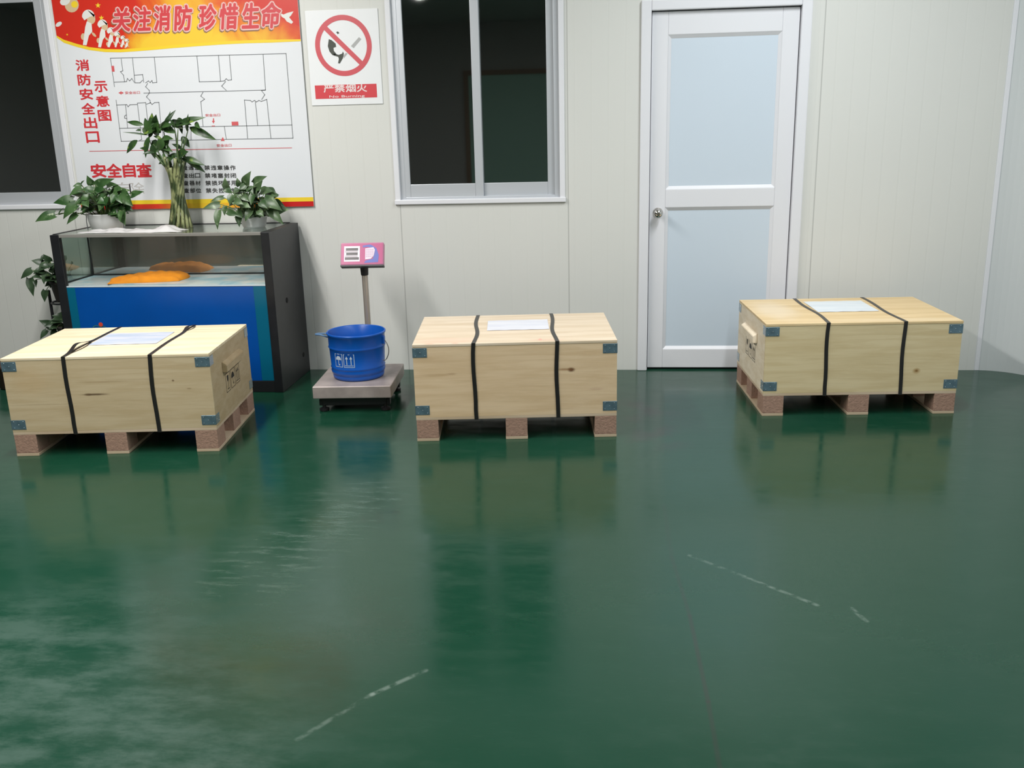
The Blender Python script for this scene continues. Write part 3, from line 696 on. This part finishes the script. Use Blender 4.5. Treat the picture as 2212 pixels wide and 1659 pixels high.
N = NT('bamboo_stem'); cc = N.mixc(N.smooth(N.noise(9, 4, N.mapping((3, 3, 1.2))), .42, .6), (.030, .050, .016), (.24, .26, .12)); cc = N.mixc(N.math('MULTIPLY', N.smooth(N.noise(40, 2), .6, .7), .7), cc, (.015, .02, .01))
N.link(cc, N.b.inputs['Base Color']); N.b.inputs['Roughness'].default_value = .4
obj('stems', st, N.M, lb, smooth=True)
bm = new()
twigs = (((800, 800), (700, 620), (620, 500)), ((830, 790), (740, 620), (700, 420)), ((860, 780), (800, 600), (760, 330)), ((780, 800), (640, 640), (560, 420)), ((960, 760), (930, 560), (950, 300)), ((1000, 760), (980, 640), (1010, 420)), ((980, 700), (1040, 480), (1085, 300)), ((940, 700), (945, 500), (900, 280)), ((760, 780), (690, 700), (600, 560)))
for k, tw in enumerate(twigs):
    p = [lp(*q, -.02+.012*(k % 4)) for q in tw]; tube(bm, bez(p[0], p[1], p[2], 8), [.006-.0004*i for i in range(9)], 6)
obj('twigs', bm, mat('twig_green', (.07, .115, .04), .45), lb, smooth=True)
leaves = (((490, 245), (270, 205), .13), ((600, 330), (605, 85), .18), ((680, 270), (660, 105), .24), ((560, 320), (510, 150), .22), ((640, 330), (600, 190), .3), ((650, 380), (690, 200), .26), ((760, 260), (922, 45), .10), ((800, 250), (850, 60), .08), ((930, 260), (1320, 145), .10), ((1105, 280), (1460, 445), .12),
          ((770, 280), (925, 360), .22), ((1070, 330), (1085, 95), .08), ((1180, 210), (1245, 295), .2), ((560, 380), (215, 340), .035), ((410, 450), (268, 625), .20), ((570, 400), (520, 685), .16), ((610, 500), (645, 695), .18), ((690, 420), (835, 650), .22), ((1000, 400), (1105, 545), .24), ((520, 560), (440, 553), .2),
          ((1000, 690), (1310, 785), .13), ((1050, 700), (1315, 880), .12), ((880, 690), (690, 765), .12), ((960, 660), (1090, 600), .24), ((760, 700), (640, 640), .14), ((660, 440), (620, 560), .28), ((740, 430), (700, 590), .26), ((780, 330), (760, 200), .24), ((760, 300), (830, 170), .2), ((880, 230), (1000, 190), .16),
          ((960, 280), (1010, 200), .3), ((940, 260), (840, 220), .16), ((720, 350), (640, 250), .3), ((980, 560), (1060, 640), .26), ((900, 690), (880, 640), .4), ((620, 330), (560, 420), .24), ((700, 540), (820, 600), .3), ((460, 310), (385, 325), .2), ((800, 420), (800, 560), .22), ((830, 640), (740, 560), .16))
more = []
for k in range(34):
    cx_, cy_ = ((660, 280), (740, 480), (960, 260), (980, 620), (700, 560))[k % 5]
    q = (cx_+rnd.uniform(-70, 70), cy_+rnd.uniform(-60, 60)); a_ = rnd.uniform(0, 2*PI); L_ = rnd.uniform(90, 190)
    more.append((q, (q[0]+L_*math.cos(a_), q[1]+L_*.8*math.sin(a_)+30), rnd.uniform(.12, .2)))
for k, (b_, t_, wr) in enumerate(leaves+tuple(more)):
    b3, t3 = lp(*b_, rnd.uniform(-.04, .03)), lp(*t_, rnd.uniform(-.06, .03)); L = (t3-b3).length
    add_leaf(lv, b3, t3, (rnd.uniform(-.5, .5), -1, rnd.uniform(.0, .8)), L*wr*1.15, rnd.uniform(.02, .1), 'lance', .3)
obj('foliage', lv, leaf_mat('bamboo_leaf', (.018, .045, .014), (.035, .085, .020), (.14, .22, .03)), lb, smooth=True)
# ---- plant stand left of the tank, two pots
STX, STY = -3.33, -.25
ps = thing('plant_stand', 'black metal plant stand in the corner left of the fish tank', 'plant stand', (STX, STY, 0))
bm = new()
tube(bm, [(-.005, -.02, 0), (-.005, -.02, .56)], .009, 8); obj('pole', bm, M_black, ps)
for z, xr in ((.485, .10), (.215, .10)):
    bm = new(); ctr = Vector((.085, .0, z)); n = 28
    tube(bm, [ctr+Vector((.082*math.cos(2*PI*i/n), .082*math.sin(2*PI*i/n), 0)) for i in range(n+1)], .006, 6)
    tube(bm, [(-.005, -.02, z), (.01, -.01, z)], .006, 6); tube(bm, [ctr-Vector((.08, 0, 0)), ctr+Vector((.08, 0, 0))], .005, 6); tube(bm, [ctr-Vector((0, .08, 0)), ctr+Vector((0, .08, 0))], .005, 6)
    obj('pot_ring', bm, M_black, ps)
bm = new()
for a in (.4, 2.5, 4.6): tube(bm, [(-.005, -.02, .02), (-.005+.10*math.cos(a), -.02+.10*math.sin(a), .008)], .007, 6)
obj('foot', bm, M_black, ps)
def c9(x, y): return (x/4.611, 540+y/4.608)
def stand_plant(label, z, spec, fill, seed, spread):
    o_ = (STX+.085, STY, z+.006)
    r = pothos('potted_pothos', label, o_, [(c9(*b_), c9(*t_), w_, y_) for b_, t_, w_, y_ in spec], fill, (.075, .12), ML3, seed, spread, 'pothos plants')
    bm = new(); lathe(bm, [(.052, 0), (.056, .01), (.074, .105), (.079, .110), (.079, .124), (.073, .124), (.070, .110), (0, .105)], 32); obj('pot', bm, mat('dark_pot', (.035, .028, .026), .5), r, smooth=True)
    return r
stand_plant('dark pothos on the upper ring of the black stand, left of the tank', .485, (((320, 200), (205, 290), .30, -.05), ((300, 280), (335, 465), .26, -.05), ((460, 400), (445, 520), .40, -.06), ((430, 130), (310, 105), .36, 0), ((450, 60), (400, 110), .4, 0), ((500, 120), (430, 40), .4, 0), ((350, 300), (360, 375), .3, -.05), ((420, 200), (330, 240), .4, -.05), ((450, 250), (440, 345), .34, -.08), ((480, 160), (400, 170), .4, -.06)), 26, 31, (-.02, .09, .13, .11))
stand_plant('dark pothos on the lower ring of the black stand, just above the crate corner', .215, (((530, 750), (385, 700), .30, -.03), ((470, 800), (400, 890), .3, -.05), ((560, 740), (610, 700), .3, -.03), ((520, 780), (440, 760), .4, -.05), ((560, 800), (500, 870), .4, -.05)), 18, 37, (-.01, .08, .12, .06))
bm = new(); lathe(bm, [(.075, 0), (.085, .01), (.105, .13), (.112, .135), (.112, .15), (.104, .15), (.10, .135), (0, .13)], 32)
o = obj('flower_pot', bm, mat('brown_pot', (.055, .026, .020), .45), None, (-3.55, -.42, 0), smooth=True)
tag(o, 'dark brown pot on the floor, cut by the left edge of the photo', 'pot')
# ------------------------------------------------------------------ platform scale and bucket
SCX, SCY, SR = -1.352, -.672, .065
ss = thing('platform_scale', 'low platform scale with a pink display head on a steel post', 'scale', (SCX, SCY, 0), SR)
M_tray = mat('worn_steel_tray', (.37, .315, .30), .42, .25, noise=.22, nscale=9); PZ = .146
bm = new(); box(bm, -.208, .208, -.24, .24, PZ-.066, PZ, .006, 3); obj('tray', bm, M_tray, ss)
bm = new(); box(bm, -.17, .17, -.20, .20, .035, PZ-.066, .004)
for y in (-.19, .15): box(bm, -.19, .19, y, y+.04, .028, .062, .003)
obj('frame', bm, M_black, ss)
for x in (-.165, .165):
    for y in (-.185, .185):
        bm = new(); lathe(bm, [(.024, 0), (.026, .004), (.026, .014), (.010, .018), (.010, .036)], 18, (x, y, 0), True); obj('foot', bm, M_black, ss)
M_post = mat('brushed_post', (.52, .46, .41), .32, .6)
bm = new(); lathe(bm, [(.017, .05), (.017, .675)], 24, (.012, .262, 0), True); obj('post', bm, M_post, ss, smooth=False)
bm = new(); box(bm, -.03, .05, .20, .285, .045, .078, .003); obj('post_bracket', bm, M_black, ss)
bm = new(); lathe(bm, [(.020, .655), (.021, .66), (.024, .715), (.022, .73)], 24, (.012, .262, 0), True); obj('collar', bm, M_black, ss)
hb = bpy.data.objects.new('display_head', None)
TM = Matrix.Translation((.012, .235, .775)) @ Matrix.Rotation(-math.radians(24), 4, 'X')
HW_, HH_ = .1195, .064
bm = new(); box(bm, -HW_, HW_, -.012, .030, -HH_, HH_, .006, 3, TM)
hd1 = obj('display_head', bm, mat('pink_housing', (.50, .17, .30), .35), ss)
def hp(dy): return lambda a, b_: TM @ Vector((a, -.0125-dy, b_))
bm = new(); box(bm, -HW_-.001, HW_+.001, -.010, .028, -HH_-.008, -HH_+.003, .002, 1, TM); obj('head_base', bm, mat('grey_base', (.07, .07, .075), .5), hd1)
def rect(bm, a0, a1, b0, b1, fn): poly(bm, [fn(a0, b0), fn(a1, b0), fn(a1, b1), fn(a0, b1)])
bm = new(); rect(bm, -.114, .114, -.058, .058, hp(.0)); flat('face_film', bm, mat('magenta_film', (.47, .075, .21), .35), hd1)
bm = new(); rect(bm, -.100, -.012, -.044, .044, hp(.0006)); flat('readout_panel', bm, mat('readout_white', (.74, .70, .78), .35), hd1)
for zc, hw2 in ((.026, .034), (.0, .032), (-.027, .039)):
    bm = new(); rect(bm, -.056-hw2, -.056+hw2, zc-.007, zc+.007, hp(.0012)); flat('readout', bm, mat('lcd_dark', (.075, .06, .065), .3), hd1)
bm = new(); rect(bm, -.058-.036, -.058+.034, .008, .018, hp(.0011)); rect(bm, -.058-.036, -.058+.034, -.019, -.009, hp(.0011)); flat('readout_lines', bm, mat('lcd_grey', (.52, .46, .50), .4), hd1)
bm = new(); poly(bm, [hp(.0006)(*q) for q in ((.004, .046), (.044, .052), (.060, .045), (.080, .03), (.094, -.01), (.090, -.05), (.012, -.053), (.02, -.040), (.06, -.030), (.07, .0), (.07, .03), (.03, .038), (.004, .036))]); flat('swoosh', bm, mat('print_blue', (.12, .14, .46), .4), hd1)
bm = new(); poly(bm, [hp(.0012)(*q) for q in ((.018, .030), (.064, .036), (.072, .02), (.066, -.012), (.05, -.030), (.018, -.034))]); flat('key_panel', bm, mat('keypad_white', (.72, .62, .72), .4), hd1)
bm = new()
for i in range(4):
    for j in range(4): rect(bm, .023+i*.011, .031+i*.011, .018-j*.0125, .026-j*.0125, hp(.0017))
flat('keys', bm, mat('key_pink', (.62, .44, .58), .4), hd1)
# bucket
BX, BY, BZ = -1.352, -.690, PZ+.0005
bk = thing('bucket', 'blue plastic bucket with white handling marks, standing on the scale', 'bucket', (BX, BY, BZ), 0)
MBL = mat('blue_plastic', (.003, .085, .42), .32, noise=.08, nscale=5)
prof = [(.128, 0), (.136, .004), (.139, .020), (.137, .028), (.143, .033), (.146, .046), (.143, .056), (.144, .060), (.147, .064), (.144, .069), (.149, .165), (.151, .168), (.154, .173), (.151, .179), (.151, .183), (.152, .235), (.158, .241), (.159, .249), (.155, .253), (.151, .249), (.146, .17), (.137, .03), (.12, .010), (0, .009)]
bm = new(); lathe(bm, prof, 64); obj('body', bm, MBL, bk, smooth=True)
def cyl(a, b_, off=0.0008):       # arc length a (m) measured from the front, height b_
    rr = .1445+.004*(b_-.07)/.095+off; th_ = a/rr-PI/2; return Vector((rr*math.cos(th_), rr*math.sin(th_), b_))
bm = new()
def frame2(c, w_, z0_, z1_): stroke(bm, [(c-w_/2, z0_), (c, z0_), (c+w_/2, z0_), (c+w_/2, z1_), (c, z1_), (c-w_/2, z1_), (c-w_/2, z0_)], .003, cyl)
frame2(-.073, .048, .082, .152); frame2(0-.010, .058, .082, .152)
c0 = -.073
for i in range(6):
    a0, a1 = PI*i/6, PI*(i+1)/6; poly(bm, [cyl(c0, .120), cyl(c0+.019*math.cos(a0), .120+.022*math.sin(a0)), cyl(c0+.019*math.cos(a1), .120+.022*math.sin(a1))])
stroke(bm, [(c0, .122), (c0, .094), (c0+.006, .091), (c0+.008, .097)], .0035, cyl)
for d in (-.012, .012):
    stroke(bm, [(-.010+d, .098), (-.010+d, .130)], .0045, cyl); poly(bm, [cyl(-.010+d-.008, .127), cyl(-.010+d+.008, .127), cyl(-.010+d, .143)])
stroke(bm, [(-.032, .091), (-.010, .091), (.012, .091)], .0035, cyl)
flat('handling_marks', bm, mat('white_print', (.50, .60, .72), .5), bk)
bm = new(); cz = .222
tube(bm, [(-.150, -.03, cz), (-.185, -.032, cz+.012), (-.218, -.02, cz+.012), (-.226, .0, cz+.010), (-.214, .022, cz+.008), (-.18, .03, cz+.006), (-.150, .03, cz)], .0045, 8)
obj('grip_loop', bm, mat('blue_plastic_pale', (.10, .20, .36), .35), bk, smooth=True)
bm = new(); tube(bm, bez((.152, -.02, .215), (.20, -.03, .16), (.168, -.03, .105), 8)+bez((.168, -.03, .105), (.155, -.03, .085), (.150, -.045, .10), 4)[1:], .0024, 6)
obj('wire_bail', bm, mat('grey_wire', (.22, .22, .22), .35, .8), bk, smooth=True)
bm = new(); box(bm, .146, .160, -.034, -.006, .185, .225, .003); obj('bail_ear', bm, MBL, bk)
# ------------------------------------------------------------------ printed things on the wall
def wl(off):                                   # wall plane, off metres in front of the wall face
    return lambda a, b_: Vector((a, -off, b_))
def P1(x, y): p = at(100+x/3.6867, y/3.6867, 0); return (p.x, p.z)
pr_red = mat('ink_red', (.60, .035, .045), .45); pr_line = mat('ink_grey', (.17, .18, .19), .5); pr_yel = mat('ink_yellow', (.85, .60, .03), .45); pr_blk = mat('ink_black', (.06, .06, .06), .5)
po = thing('safety_poster', 'large red and white fire safety poster with an exit floor plan on the wall', 'poster', (0, 0, 0))
PX0, PX1, PZ0, PZ1 = -3.203, -1.742, 1.008, 2.33
bm = new(); box(bm, PX0, PX1, -.0125, -.0105, PZ0, PZ1)
obj('sheet', bm, mat('poster_white', (.74, .755, .79), .35), po)
OF = .0130
# banner: red to yellow flame print with a curved yellow lower edge
cur = [(70, 285), (150, 318), (250, 350), (350, 376), (480, 392), (600, 394), (720, 386), (850, 376), (1000, 362), (1200, 346), (1400, 332), (1600, 322), (1800, 317), (2035, 314)]
top_z = PZ1-.001
bm = new(); low = [P1(*q) for q in cur]; low[0] = (PX0+.001, low[0][1]); low[-1] = (PX1-.001, low[-1][1])
up_ = [(x, top_z) for x, z in low]
for i in range(len(low)-1): poly(bm, [wl(OF)(*low[i]), wl(OF)(*low[i+1]), wl(OF)(*up_[i+1]), wl(OF)(*up_[i])])
N = NT('flame_print'); sx = N.n('SeparateXYZ'); N.link(N.tc.outputs['Object'], sx.inputs[0])
xx = N.math('DIVIDE', N.math('SUBTRACT', sx.outputs['X'], PX0), PX1-PX0); zz = sx.outputs['Z']
e1 = N.math('SUBTRACT', 1.0, N.math('ABSOLUTE', N.math('DIVIDE', N.math('SUBTRACT', xx, .55), .36)))
e2 = N.smooth(zz, 2.15, 1.93)
fl = N.math('ADD', N.math('ADD', N.math('MULTIPLY', e1, .75), N.math('MULTIPLY', e2, .55)), N.math('MULTIPLY', N.math('SUBTRACT', N.noise(4.5, 4, dist=.8), .5), 1.1))
lf_ = N.smooth(xx, .20, .36)
fl = N.math('MULTIPLY', fl, lf_)
cc = N.ramp(fl, [(.28, (.62, .025, .012)), (.50, (.72, .12, .015)), (.72, (.80, .36, .025)), (.95, (.85, .55, .04))])
N.link(cc, N.b.inputs['Base Color']); N.b.inputs['Roughness'].default_value = .4
flat('banner', bm, N.M, po)
bm = new(); b0 = [P1(*q) for q in cur]; b1 = [P1(q[0], q[1]+(24 if 0 < i < len(cur)-1 else 16)) for i, q in enumerate(cur)]
b0[0] = (PX0+.001, b0[0][1]); b1[0] = (PX0+.001, b1[0][1]); b0[-1] = (PX1-.001, b0[-1][1]); b1[-1] = (PX1-.001, b1[-1][1])
for i in range(len(cur)-1): poly(bm, [wl(OF+.0002)(*b1[i]), wl(OF+.0002)(*b1[i+1]), wl(OF+.0002)(*b0[i+1]), wl(OF+.0002)(*b0[i])])
flat('banner_edge', bm, pr_yel, po)
# saluting figures, stars and dove
def cz4(x, y): return (100+x/6.9125, y/6.9125)
def Z4(x, y, off=0): p = at(*cz4(x, y), 0); return wl(OF+.0004+off)(p.x, p.z)
def blob(bm, cx_, cy_, rx, ry, off, rot=0, a0=0, a1=2*PI, n=16):
    pts = []
    for i in range(n+(0 if a1-a0 > 6.2 else 1)):
        a = a0+(a1-a0)*i/n; x, y = rx*math.cos(a), ry*math.sin(a)
        pts.append(Z4(cx_+x*math.cos(rot)-y*math.sin(rot), cy_+x*math.sin(rot)+y*math.cos(rot), off))
    poly(bm, pts[::-1])
M_tan = mat('print_tan', (.62, .46, .28), .5); M_pale = mat('print_pale', (.74, .73, .70), .5)
def fig(name, bm, white_from):
    bm.faces.ensure_lookup_table()
    for k in range(white_from, len(bm.faces)): bm.faces[k].material_index = 1
    me = bpy.data.meshes.new(name); bm.to_mesh(me); bm.free(); me.materials.append(M_tan); me.materials.append(M_pale)
    o = bpy.data.objects.new(name, me); COL.objects.link(o); o.parent = po
for cx_, cy_, s in ((645, 245, 1.0), (855, 370, .78), (980, 470, .62), (1075, 520, .45), (1160, 570, .38), (1220, 610, .32)):
    bm = new(); z_ = .00005*(cx_/100)
    blob(bm, cx_+45*s, cy_+45*s, 62*s, 75*s, z_)                                            # face
    blob(bm, cx_-75*s, cy_+305*s, 35*s, 50*s, z_); blob(bm, cx_+85*s, cy_+275*s, 45*s, 18*s, z_, .8)
    h = min(430*s, 705-cy_)
    poly(bm, [Z4(cx_-20*s, cy_+75*s, z_+.0001), Z4(cx_-45*s, cy_+160*s, z_+.0001), Z4(cx_-80*s, cy_+h, z_+.0001), Z4(cx_-25*s, cy_+h+5, z_+.0001), Z4(cx_+10*s, cy_+290*s, z_+.0001), Z4(cx_+60*s, cy_+230*s, z_+.0001), Z4(cx_+50*s, cy_+110*s, z_+.0001)])
    # helmet: dome with its brim
    dome = [(cx_+92*s*math.cos(a)*math.cos(.15)-98*s*math.sin(a)*math.sin(.15), cy_+92*s*math.cos(a)*math.sin(.15)+98*s*math.sin(a)*math.cos(.15)) for a in [PI*.92+PI*1.1*i/14 for i in range(15)]]
    poly(bm, [Z4(x, y, z_+.0002) for x, y in dome+[(cx_+106*s, cy_-12*s), (cx_+20*s, cy_+12*s), (cx_-58*s, cy_+62*s)]][::-1])
    fig('figure_print', bm, 3)
bm = new(); blob(bm, 400, 80, 105, 110, 0); blob(bm, 300, 20, 80, 60, .0002, -.5); fig('figure_print', bm, 1)
bm = new(); blob(bm, 205, 365, 52, 30, 0, -.6); fig('leaf_print', bm, 0)
bm = new(); blob(bm, 440, 70, 50, 50, .0003); flat('badge_print', bm, pr_yel, po)
for cx_, cy_, s in ((790, 85, 44), (840, 270, 40), (330, 520, 18)):
    bm = new()
    for k in range(5):
        a = -PI/2+k*2*PI/5; poly(bm, [Z4(cx_+s*math.cos(a), cy_+s*math.sin(a)), Z4(cx_+.4*s*math.cos(a-PI/5), cy_+.4*s*math.sin(a-PI/5)), Z4(cx_, cy_), Z4(cx_+.4*s*math.cos(a+PI/5), cy_+.4*s*math.sin(a+PI/5))])
    flat('star_print', bm, pr_yel, po)
def D1(x, y): return wl(OF+.0004)(*P1(x, y))
bm = new(); poly(bm, [D1(*q) for q in ((1868, 105), (1895, 118), (1925, 105), (1975, 92), (1955, 125), (1940, 140), (1972, 178), (1958, 192), (1920, 172), (1905, 150), (1880, 135))][::-1]); flat('dove_print', bm, M_pale, po)
# title
def tbox(x0, y0, x1, y1):       # crop rectangle -> wall rectangle
    a = P1(x0, y1); b_ = P1(x1, y0); return a[0], b_[0], a[1], b_[1]
title = [('关', 520, 45, 680, 275), ('注', 690, 35, 850, 270), ('消', 855, 25, 1010, 268), ('防', 1012, 22, 1180, 266), ('珍', 1212, 15, 1370, 262), ('惜', 1380, 10, 1545, 255), ('生', 1548, 5, 1710, 248), ('命', 1712, 0, 1885, 246)]
sh, ol, rd = new(), new(), new()
for ch, a, b_, c_, d in title:
    x0, x1, z0, z1 = tbox(a+14, b_+14, c_-12, d-14)
    put_text(sh, ch, x0-.004, x1-.004, z0-.006, z1-.006, wl(OF+.0006), .075, .22, .008)
    put_text(ol, ch, x0, x1, z0, z1, wl(OF+.0009), .075, .22, .007)
    put_text(rd, ch, x0, x1, z0, z1, wl(OF+.0013), .028, .22, -.001)
flat('title_shadow', sh, mat('print_brown', (.25, .13, .07), .5), po); flat('title_outline', ol, mat('print_pink', (.76, .46, .44), .5), po); flat('title_lettering', rd, mat('title_red', (.60, .05, .06), .45), po)
# red side lettering
bm = new()
for ch, cx_, cy_ in zip('消防安全出口', (297, 312, 328, 343, 360, 378), (520, 636, 750, 865, 978, 1092)): put_text(bm, ch, *tbox(cx_-47, cy_-47, cx_+47, cy_+47), wl(OF+.0003), .032)
for ch, cx_, cy_ in zip('示意图', (443, 458, 473), (690, 806, 920)): put_text(bm, ch, *tbox(cx_-46, cy_-46, cx_+46, cy_+46), wl(OF+.0003), .032)
flat('side_lettering', bm, pr_red, po)
bm = new()
for ch, cx_, hw_ in zip('安全自查', (425, 549, 668, 787), (54, 54, 44, 54)): put_text(bm, ch, *tbox(cx_-hw_, 1357-57-.012*(cx_-600), cx_+hw_, 1357+57-.012*(cx_-600)), wl(OF+.0003), .036)
flat('slogan_lettering', bm, pr_red, po)
bm = new()
for ch, cx_ in zip('隐患自除', (400, 510, 622, 730)): put_text(bm, ch, *tbox(cx_-52, 1450, cx_+52, 1550), wl(OF+.0003), .0)
flat('slogan_lettering', bm, mat('ink_pale_grey', (.50, .48, .47), .5), po)
bm = new()
cols = (960, 1050, 1140, 1212, 1295, 1345, 1395, 1440, 1492)
rows_ = (('查通道', '禁违章操作', 1335), ('查出口', '禁堵塞封闭', 1397), ('查器材', '禁损坏挪用', 1457), ('查部位', '禁失控漏管', 1516))
for k, (a, b_, cy_) in enumerate(rows_):
    for j, ch in enumerate(a): cx_ = 1112+j*48+k*4; put_text(bm, ch, *tbox(cx_-19, cy_-19, cx_+19, cy_+19), wl(OF+.0003), .032)
    for j, ch in enumerate(b_): cx_ = 1288+j*51+k*4; put_text(bm, ch, *tbox(cx_-20, cy_-20, cx_+20, cy_+20), wl(OF+.0003), .032)
flat('rules_lettering', bm, pr_blk, po)
# floor plan
bm = new()
plan = [[(520, 465), (1915, 428), (1970, 1100), (605, 1125), (565, 798)], [(520, 465), (552, 690)], [(605, 470), (618, 565), (600, 572), (624, 600), (632, 652), (550, 655)], [(695, 465), (715, 660), (755, 660), (775, 640)], [(868, 458), (888, 657), (855, 660), (850, 642), (835, 658), (822, 645), (800, 660)],
        [(710, 600), (776, 595), (784, 655)], [(632, 652), (648, 650), (655, 626), (672, 645), (690, 626), (708, 655)], [(815, 665), (800, 692), (828, 720), (830, 740), (806, 772), (834, 800), (836, 822)], [(785, 742), (1752, 718)], [(1207, 448), (1226, 652), (1395, 648), (1378, 443)], [(1395, 648), (1425, 645), (1440, 628), (1455, 640), (1482, 636), (1465, 441)],
        [(1435, 650), (1404, 686), (1440, 720)], [(1733, 436), (1752, 718), (1720, 722), (1746, 755), (1722, 792)], [(1255, 735), (1238, 766), (1268, 790), (1238, 810), (1256, 1005)], [(568, 837), (650, 834), (660, 850), (675, 835), (732, 833)], [(640, 835), (656, 1018)], [(734, 822), (768, 1110)], [(734, 822), (800, 818), (815, 960)], [(806, 830), (840, 818), (850, 832), (870, 818), (905, 815), (922, 1010)],
        [(592, 1022), (1962, 995)], [(1160, 1008), (1160, 1112)], [(1424, 1006), (1440, 1105)], [(1610, 1100), (1585, 797), (1632, 800), (1645, 812), (1665, 800), (1680, 812), (1700, 800), (1718, 808), (1762, 792), (1795, 1100)], [(1672, 812), (1690, 998)], [(930, 1015), (940, 1115)], [(645, 915), (632, 925), (632, 940), (648, 945)], [(768, 1110), (750, 1118)]]
for l in plan: stroke(bm, [P1(*q) for q in l], .0036, wl(OF+.0003))
flat('floor_plan', bm, pr_line, po)
bm = new()
stroke(bm, [P1(355, 1204), P1(1960, 1177)], .0036, wl(OF+.0003))
for s_, cx_, cy_ in (('安全出口', 695, 738), ('安全出口', 1333, 917), ('安全出口', 1423, 1157)): put_text(bm, s_, *tbox(cx_-58, cy_-13, cx_+58, cy_+13), wl(OF+.0003), .02)
def R1(x0, y0, x1, y1): a = tbox(x0, y0, x1, y1); rect(bm, a[0], a[1], a[2], a[3], wl(OF+.0004))
R1(1485, 968, 1535, 1000); R1(532, 525, 548, 572); R1(1325, 1000, 1350, 1006)
for q in (((583, 740), (608, 726), (608, 734), (622, 734), (622, 746), (608, 746), (608, 754)), ((1338, 985), (1326, 962), (1334, 962), (1334, 942), (1343, 942), (1343, 962), (1350, 962)), ((1412, 1090), (1428, 1122), (1396, 1122))):
    poly(bm, [wl(OF+.0004)(*P1(*t)) for t in q])
flat('exit_marks', bm, mat('ink_soft_red', (.60, .10, .11), .5), po)
# bottom border
N = NT('border_print'); sx = N.n('SeparateXYZ'); N.link(N.tc.outputs['Object'], sx.inputs[0]); xx = N.math('DIVIDE', N.math('SUBTRACT', sx.outputs['X'], PX0), PX1-PX0)
xx = N.math('ADD', xx, N.math('MULTIPLY', N.math('SUBTRACT', N.noise(7, 3), .5), .06))
N.link(N.ramp(xx, [(.0, (.55, .02, .02)), (.34, (.60, .04, .02)), (.44, (.78, .30, .03)), (.50, (.84, .55, .03)), (.60, (.82, .48, .03)), (.76, (.68, .12, .02)), (.86, (.55, .015, .015))]), N.b.inputs['Base Color']); N.b.inputs['Roughness'].default_value = .35
bm = new(); rect(bm, PX0+.001, PX1-.001, PZ0+.0005, PZ0+.030, wl(OF+.0002)); flat('border', bm, N.M, po)
bm = new(); rect(bm, PX0+.001, PX1-.001, PZ0+.030, PZ0+.054, wl(OF+.0003)); flat('border', bm, pr_yel, po)
# ---- no open flame sign
sg = thing('warning_sign', 'white no-flame warning sign with a red circle, left of the middle window', 'sign', (0, 0, 0))
SX0, SX1, SZ0, SZ1 = -1.7095, -1.289, 1.583, 2.097
bm = new(); box(bm, SX0, SX1, -.005, -.001, SZ0, SZ1, .0015)
obj('board', bm, mat('sign_white', (.82, .83, .85), .35), sg)
SO = .0054
def P6(x, y): p = at(640+x/6.914, y/6.914, 0); return (p.x, p.z)
cx_, cz_ = P6(707, 683); R0, R1_ = .1645, .1365
bm = new(); n = 64
for i in range(n):
    a, b_ = 2*PI*i/n, 2*PI*(i+1)/n
    poly(bm, [wl(SO+.0006)(cx_+R0*math.cos(a), cz_+R0*math.sin(a)), wl(SO+.0006)(cx_+R0*math.cos(b_), cz_+R0*math.sin(b_)), wl(SO+.0006)(cx_+R1_*math.cos(b_), cz_+R1_*math.sin(b_)), wl(SO+.0006)(cx_+R1_*math.cos(a), cz_+R1_*math.sin(a))][::-1])
stroke(bm, [(cx_-.106, cz_+.106), (cx_+.106, cz_-.106)], .026, wl(SO+.0009))
flat('prohibition_ring', bm, mat('sign_red', (.62, .09, .11), .4), sg)
bm = new()
for sh_ in (((490, 585), (475, 690), (500, 770), (545, 825), (610, 815), (590, 790), (565, 760), (560, 715), (600, 700), (590, 650), (530, 600)), ((560, 800), (640, 820), (690, 800), (700, 770), (715, 800), (700, 870), (655, 950), (628, 945), (640, 880), (630, 850), (560, 830)), ((600, 480), (625, 470), (648, 495), (620, 512))):
    poly(bm, [wl(SO+.0003)(*P6(*q)) for q in sh_])
flat('match_picture', bm, mat('sign_black', (.055, .062, .05), .5), sg)
for sh_ in (((820, 690), (940, 555), (975, 585), (860, 720)), ((715, 870), (770, 800), (745, 790), (700, 840))):
    bm = new(); poly(bm, [wl(SO+.0003)(*P6(*q)) for q in sh_])
    flat('match_stick_picture', bm, mat('sign_grey', (.42, .42, .42), .5), sg)
a = P6(295, 1480); b_ = P6(1200, 1250)
bm = new(); rect(bm, a[0], b_[0], a[1], b_[1], wl(SO+.0003)); flat('caption_panel', bm, mat('sign_red_panel', (.64, .055, .07), .4), sg)
bm = new()
for k, ch in enumerate('严禁烟火'):
    p0 = P6(415+k*165, 1385-k*3); p1 = P6(560+k*165, 1262-k*3); put_text(bm, ch, p0[0], p1[0], p0[1], p1[1], wl(SO+.0006), .03)
p0 = P6(500, 1472); p1 = P6(1025, 1412); put_text(bm, 'No Burning', p0[0], p1[0], p0[1], p1[1], wl(SO+.0006), .02)
flat('caption_lettering', bm, mat('caption_pale', (.80, .66, .66), .45), sg)
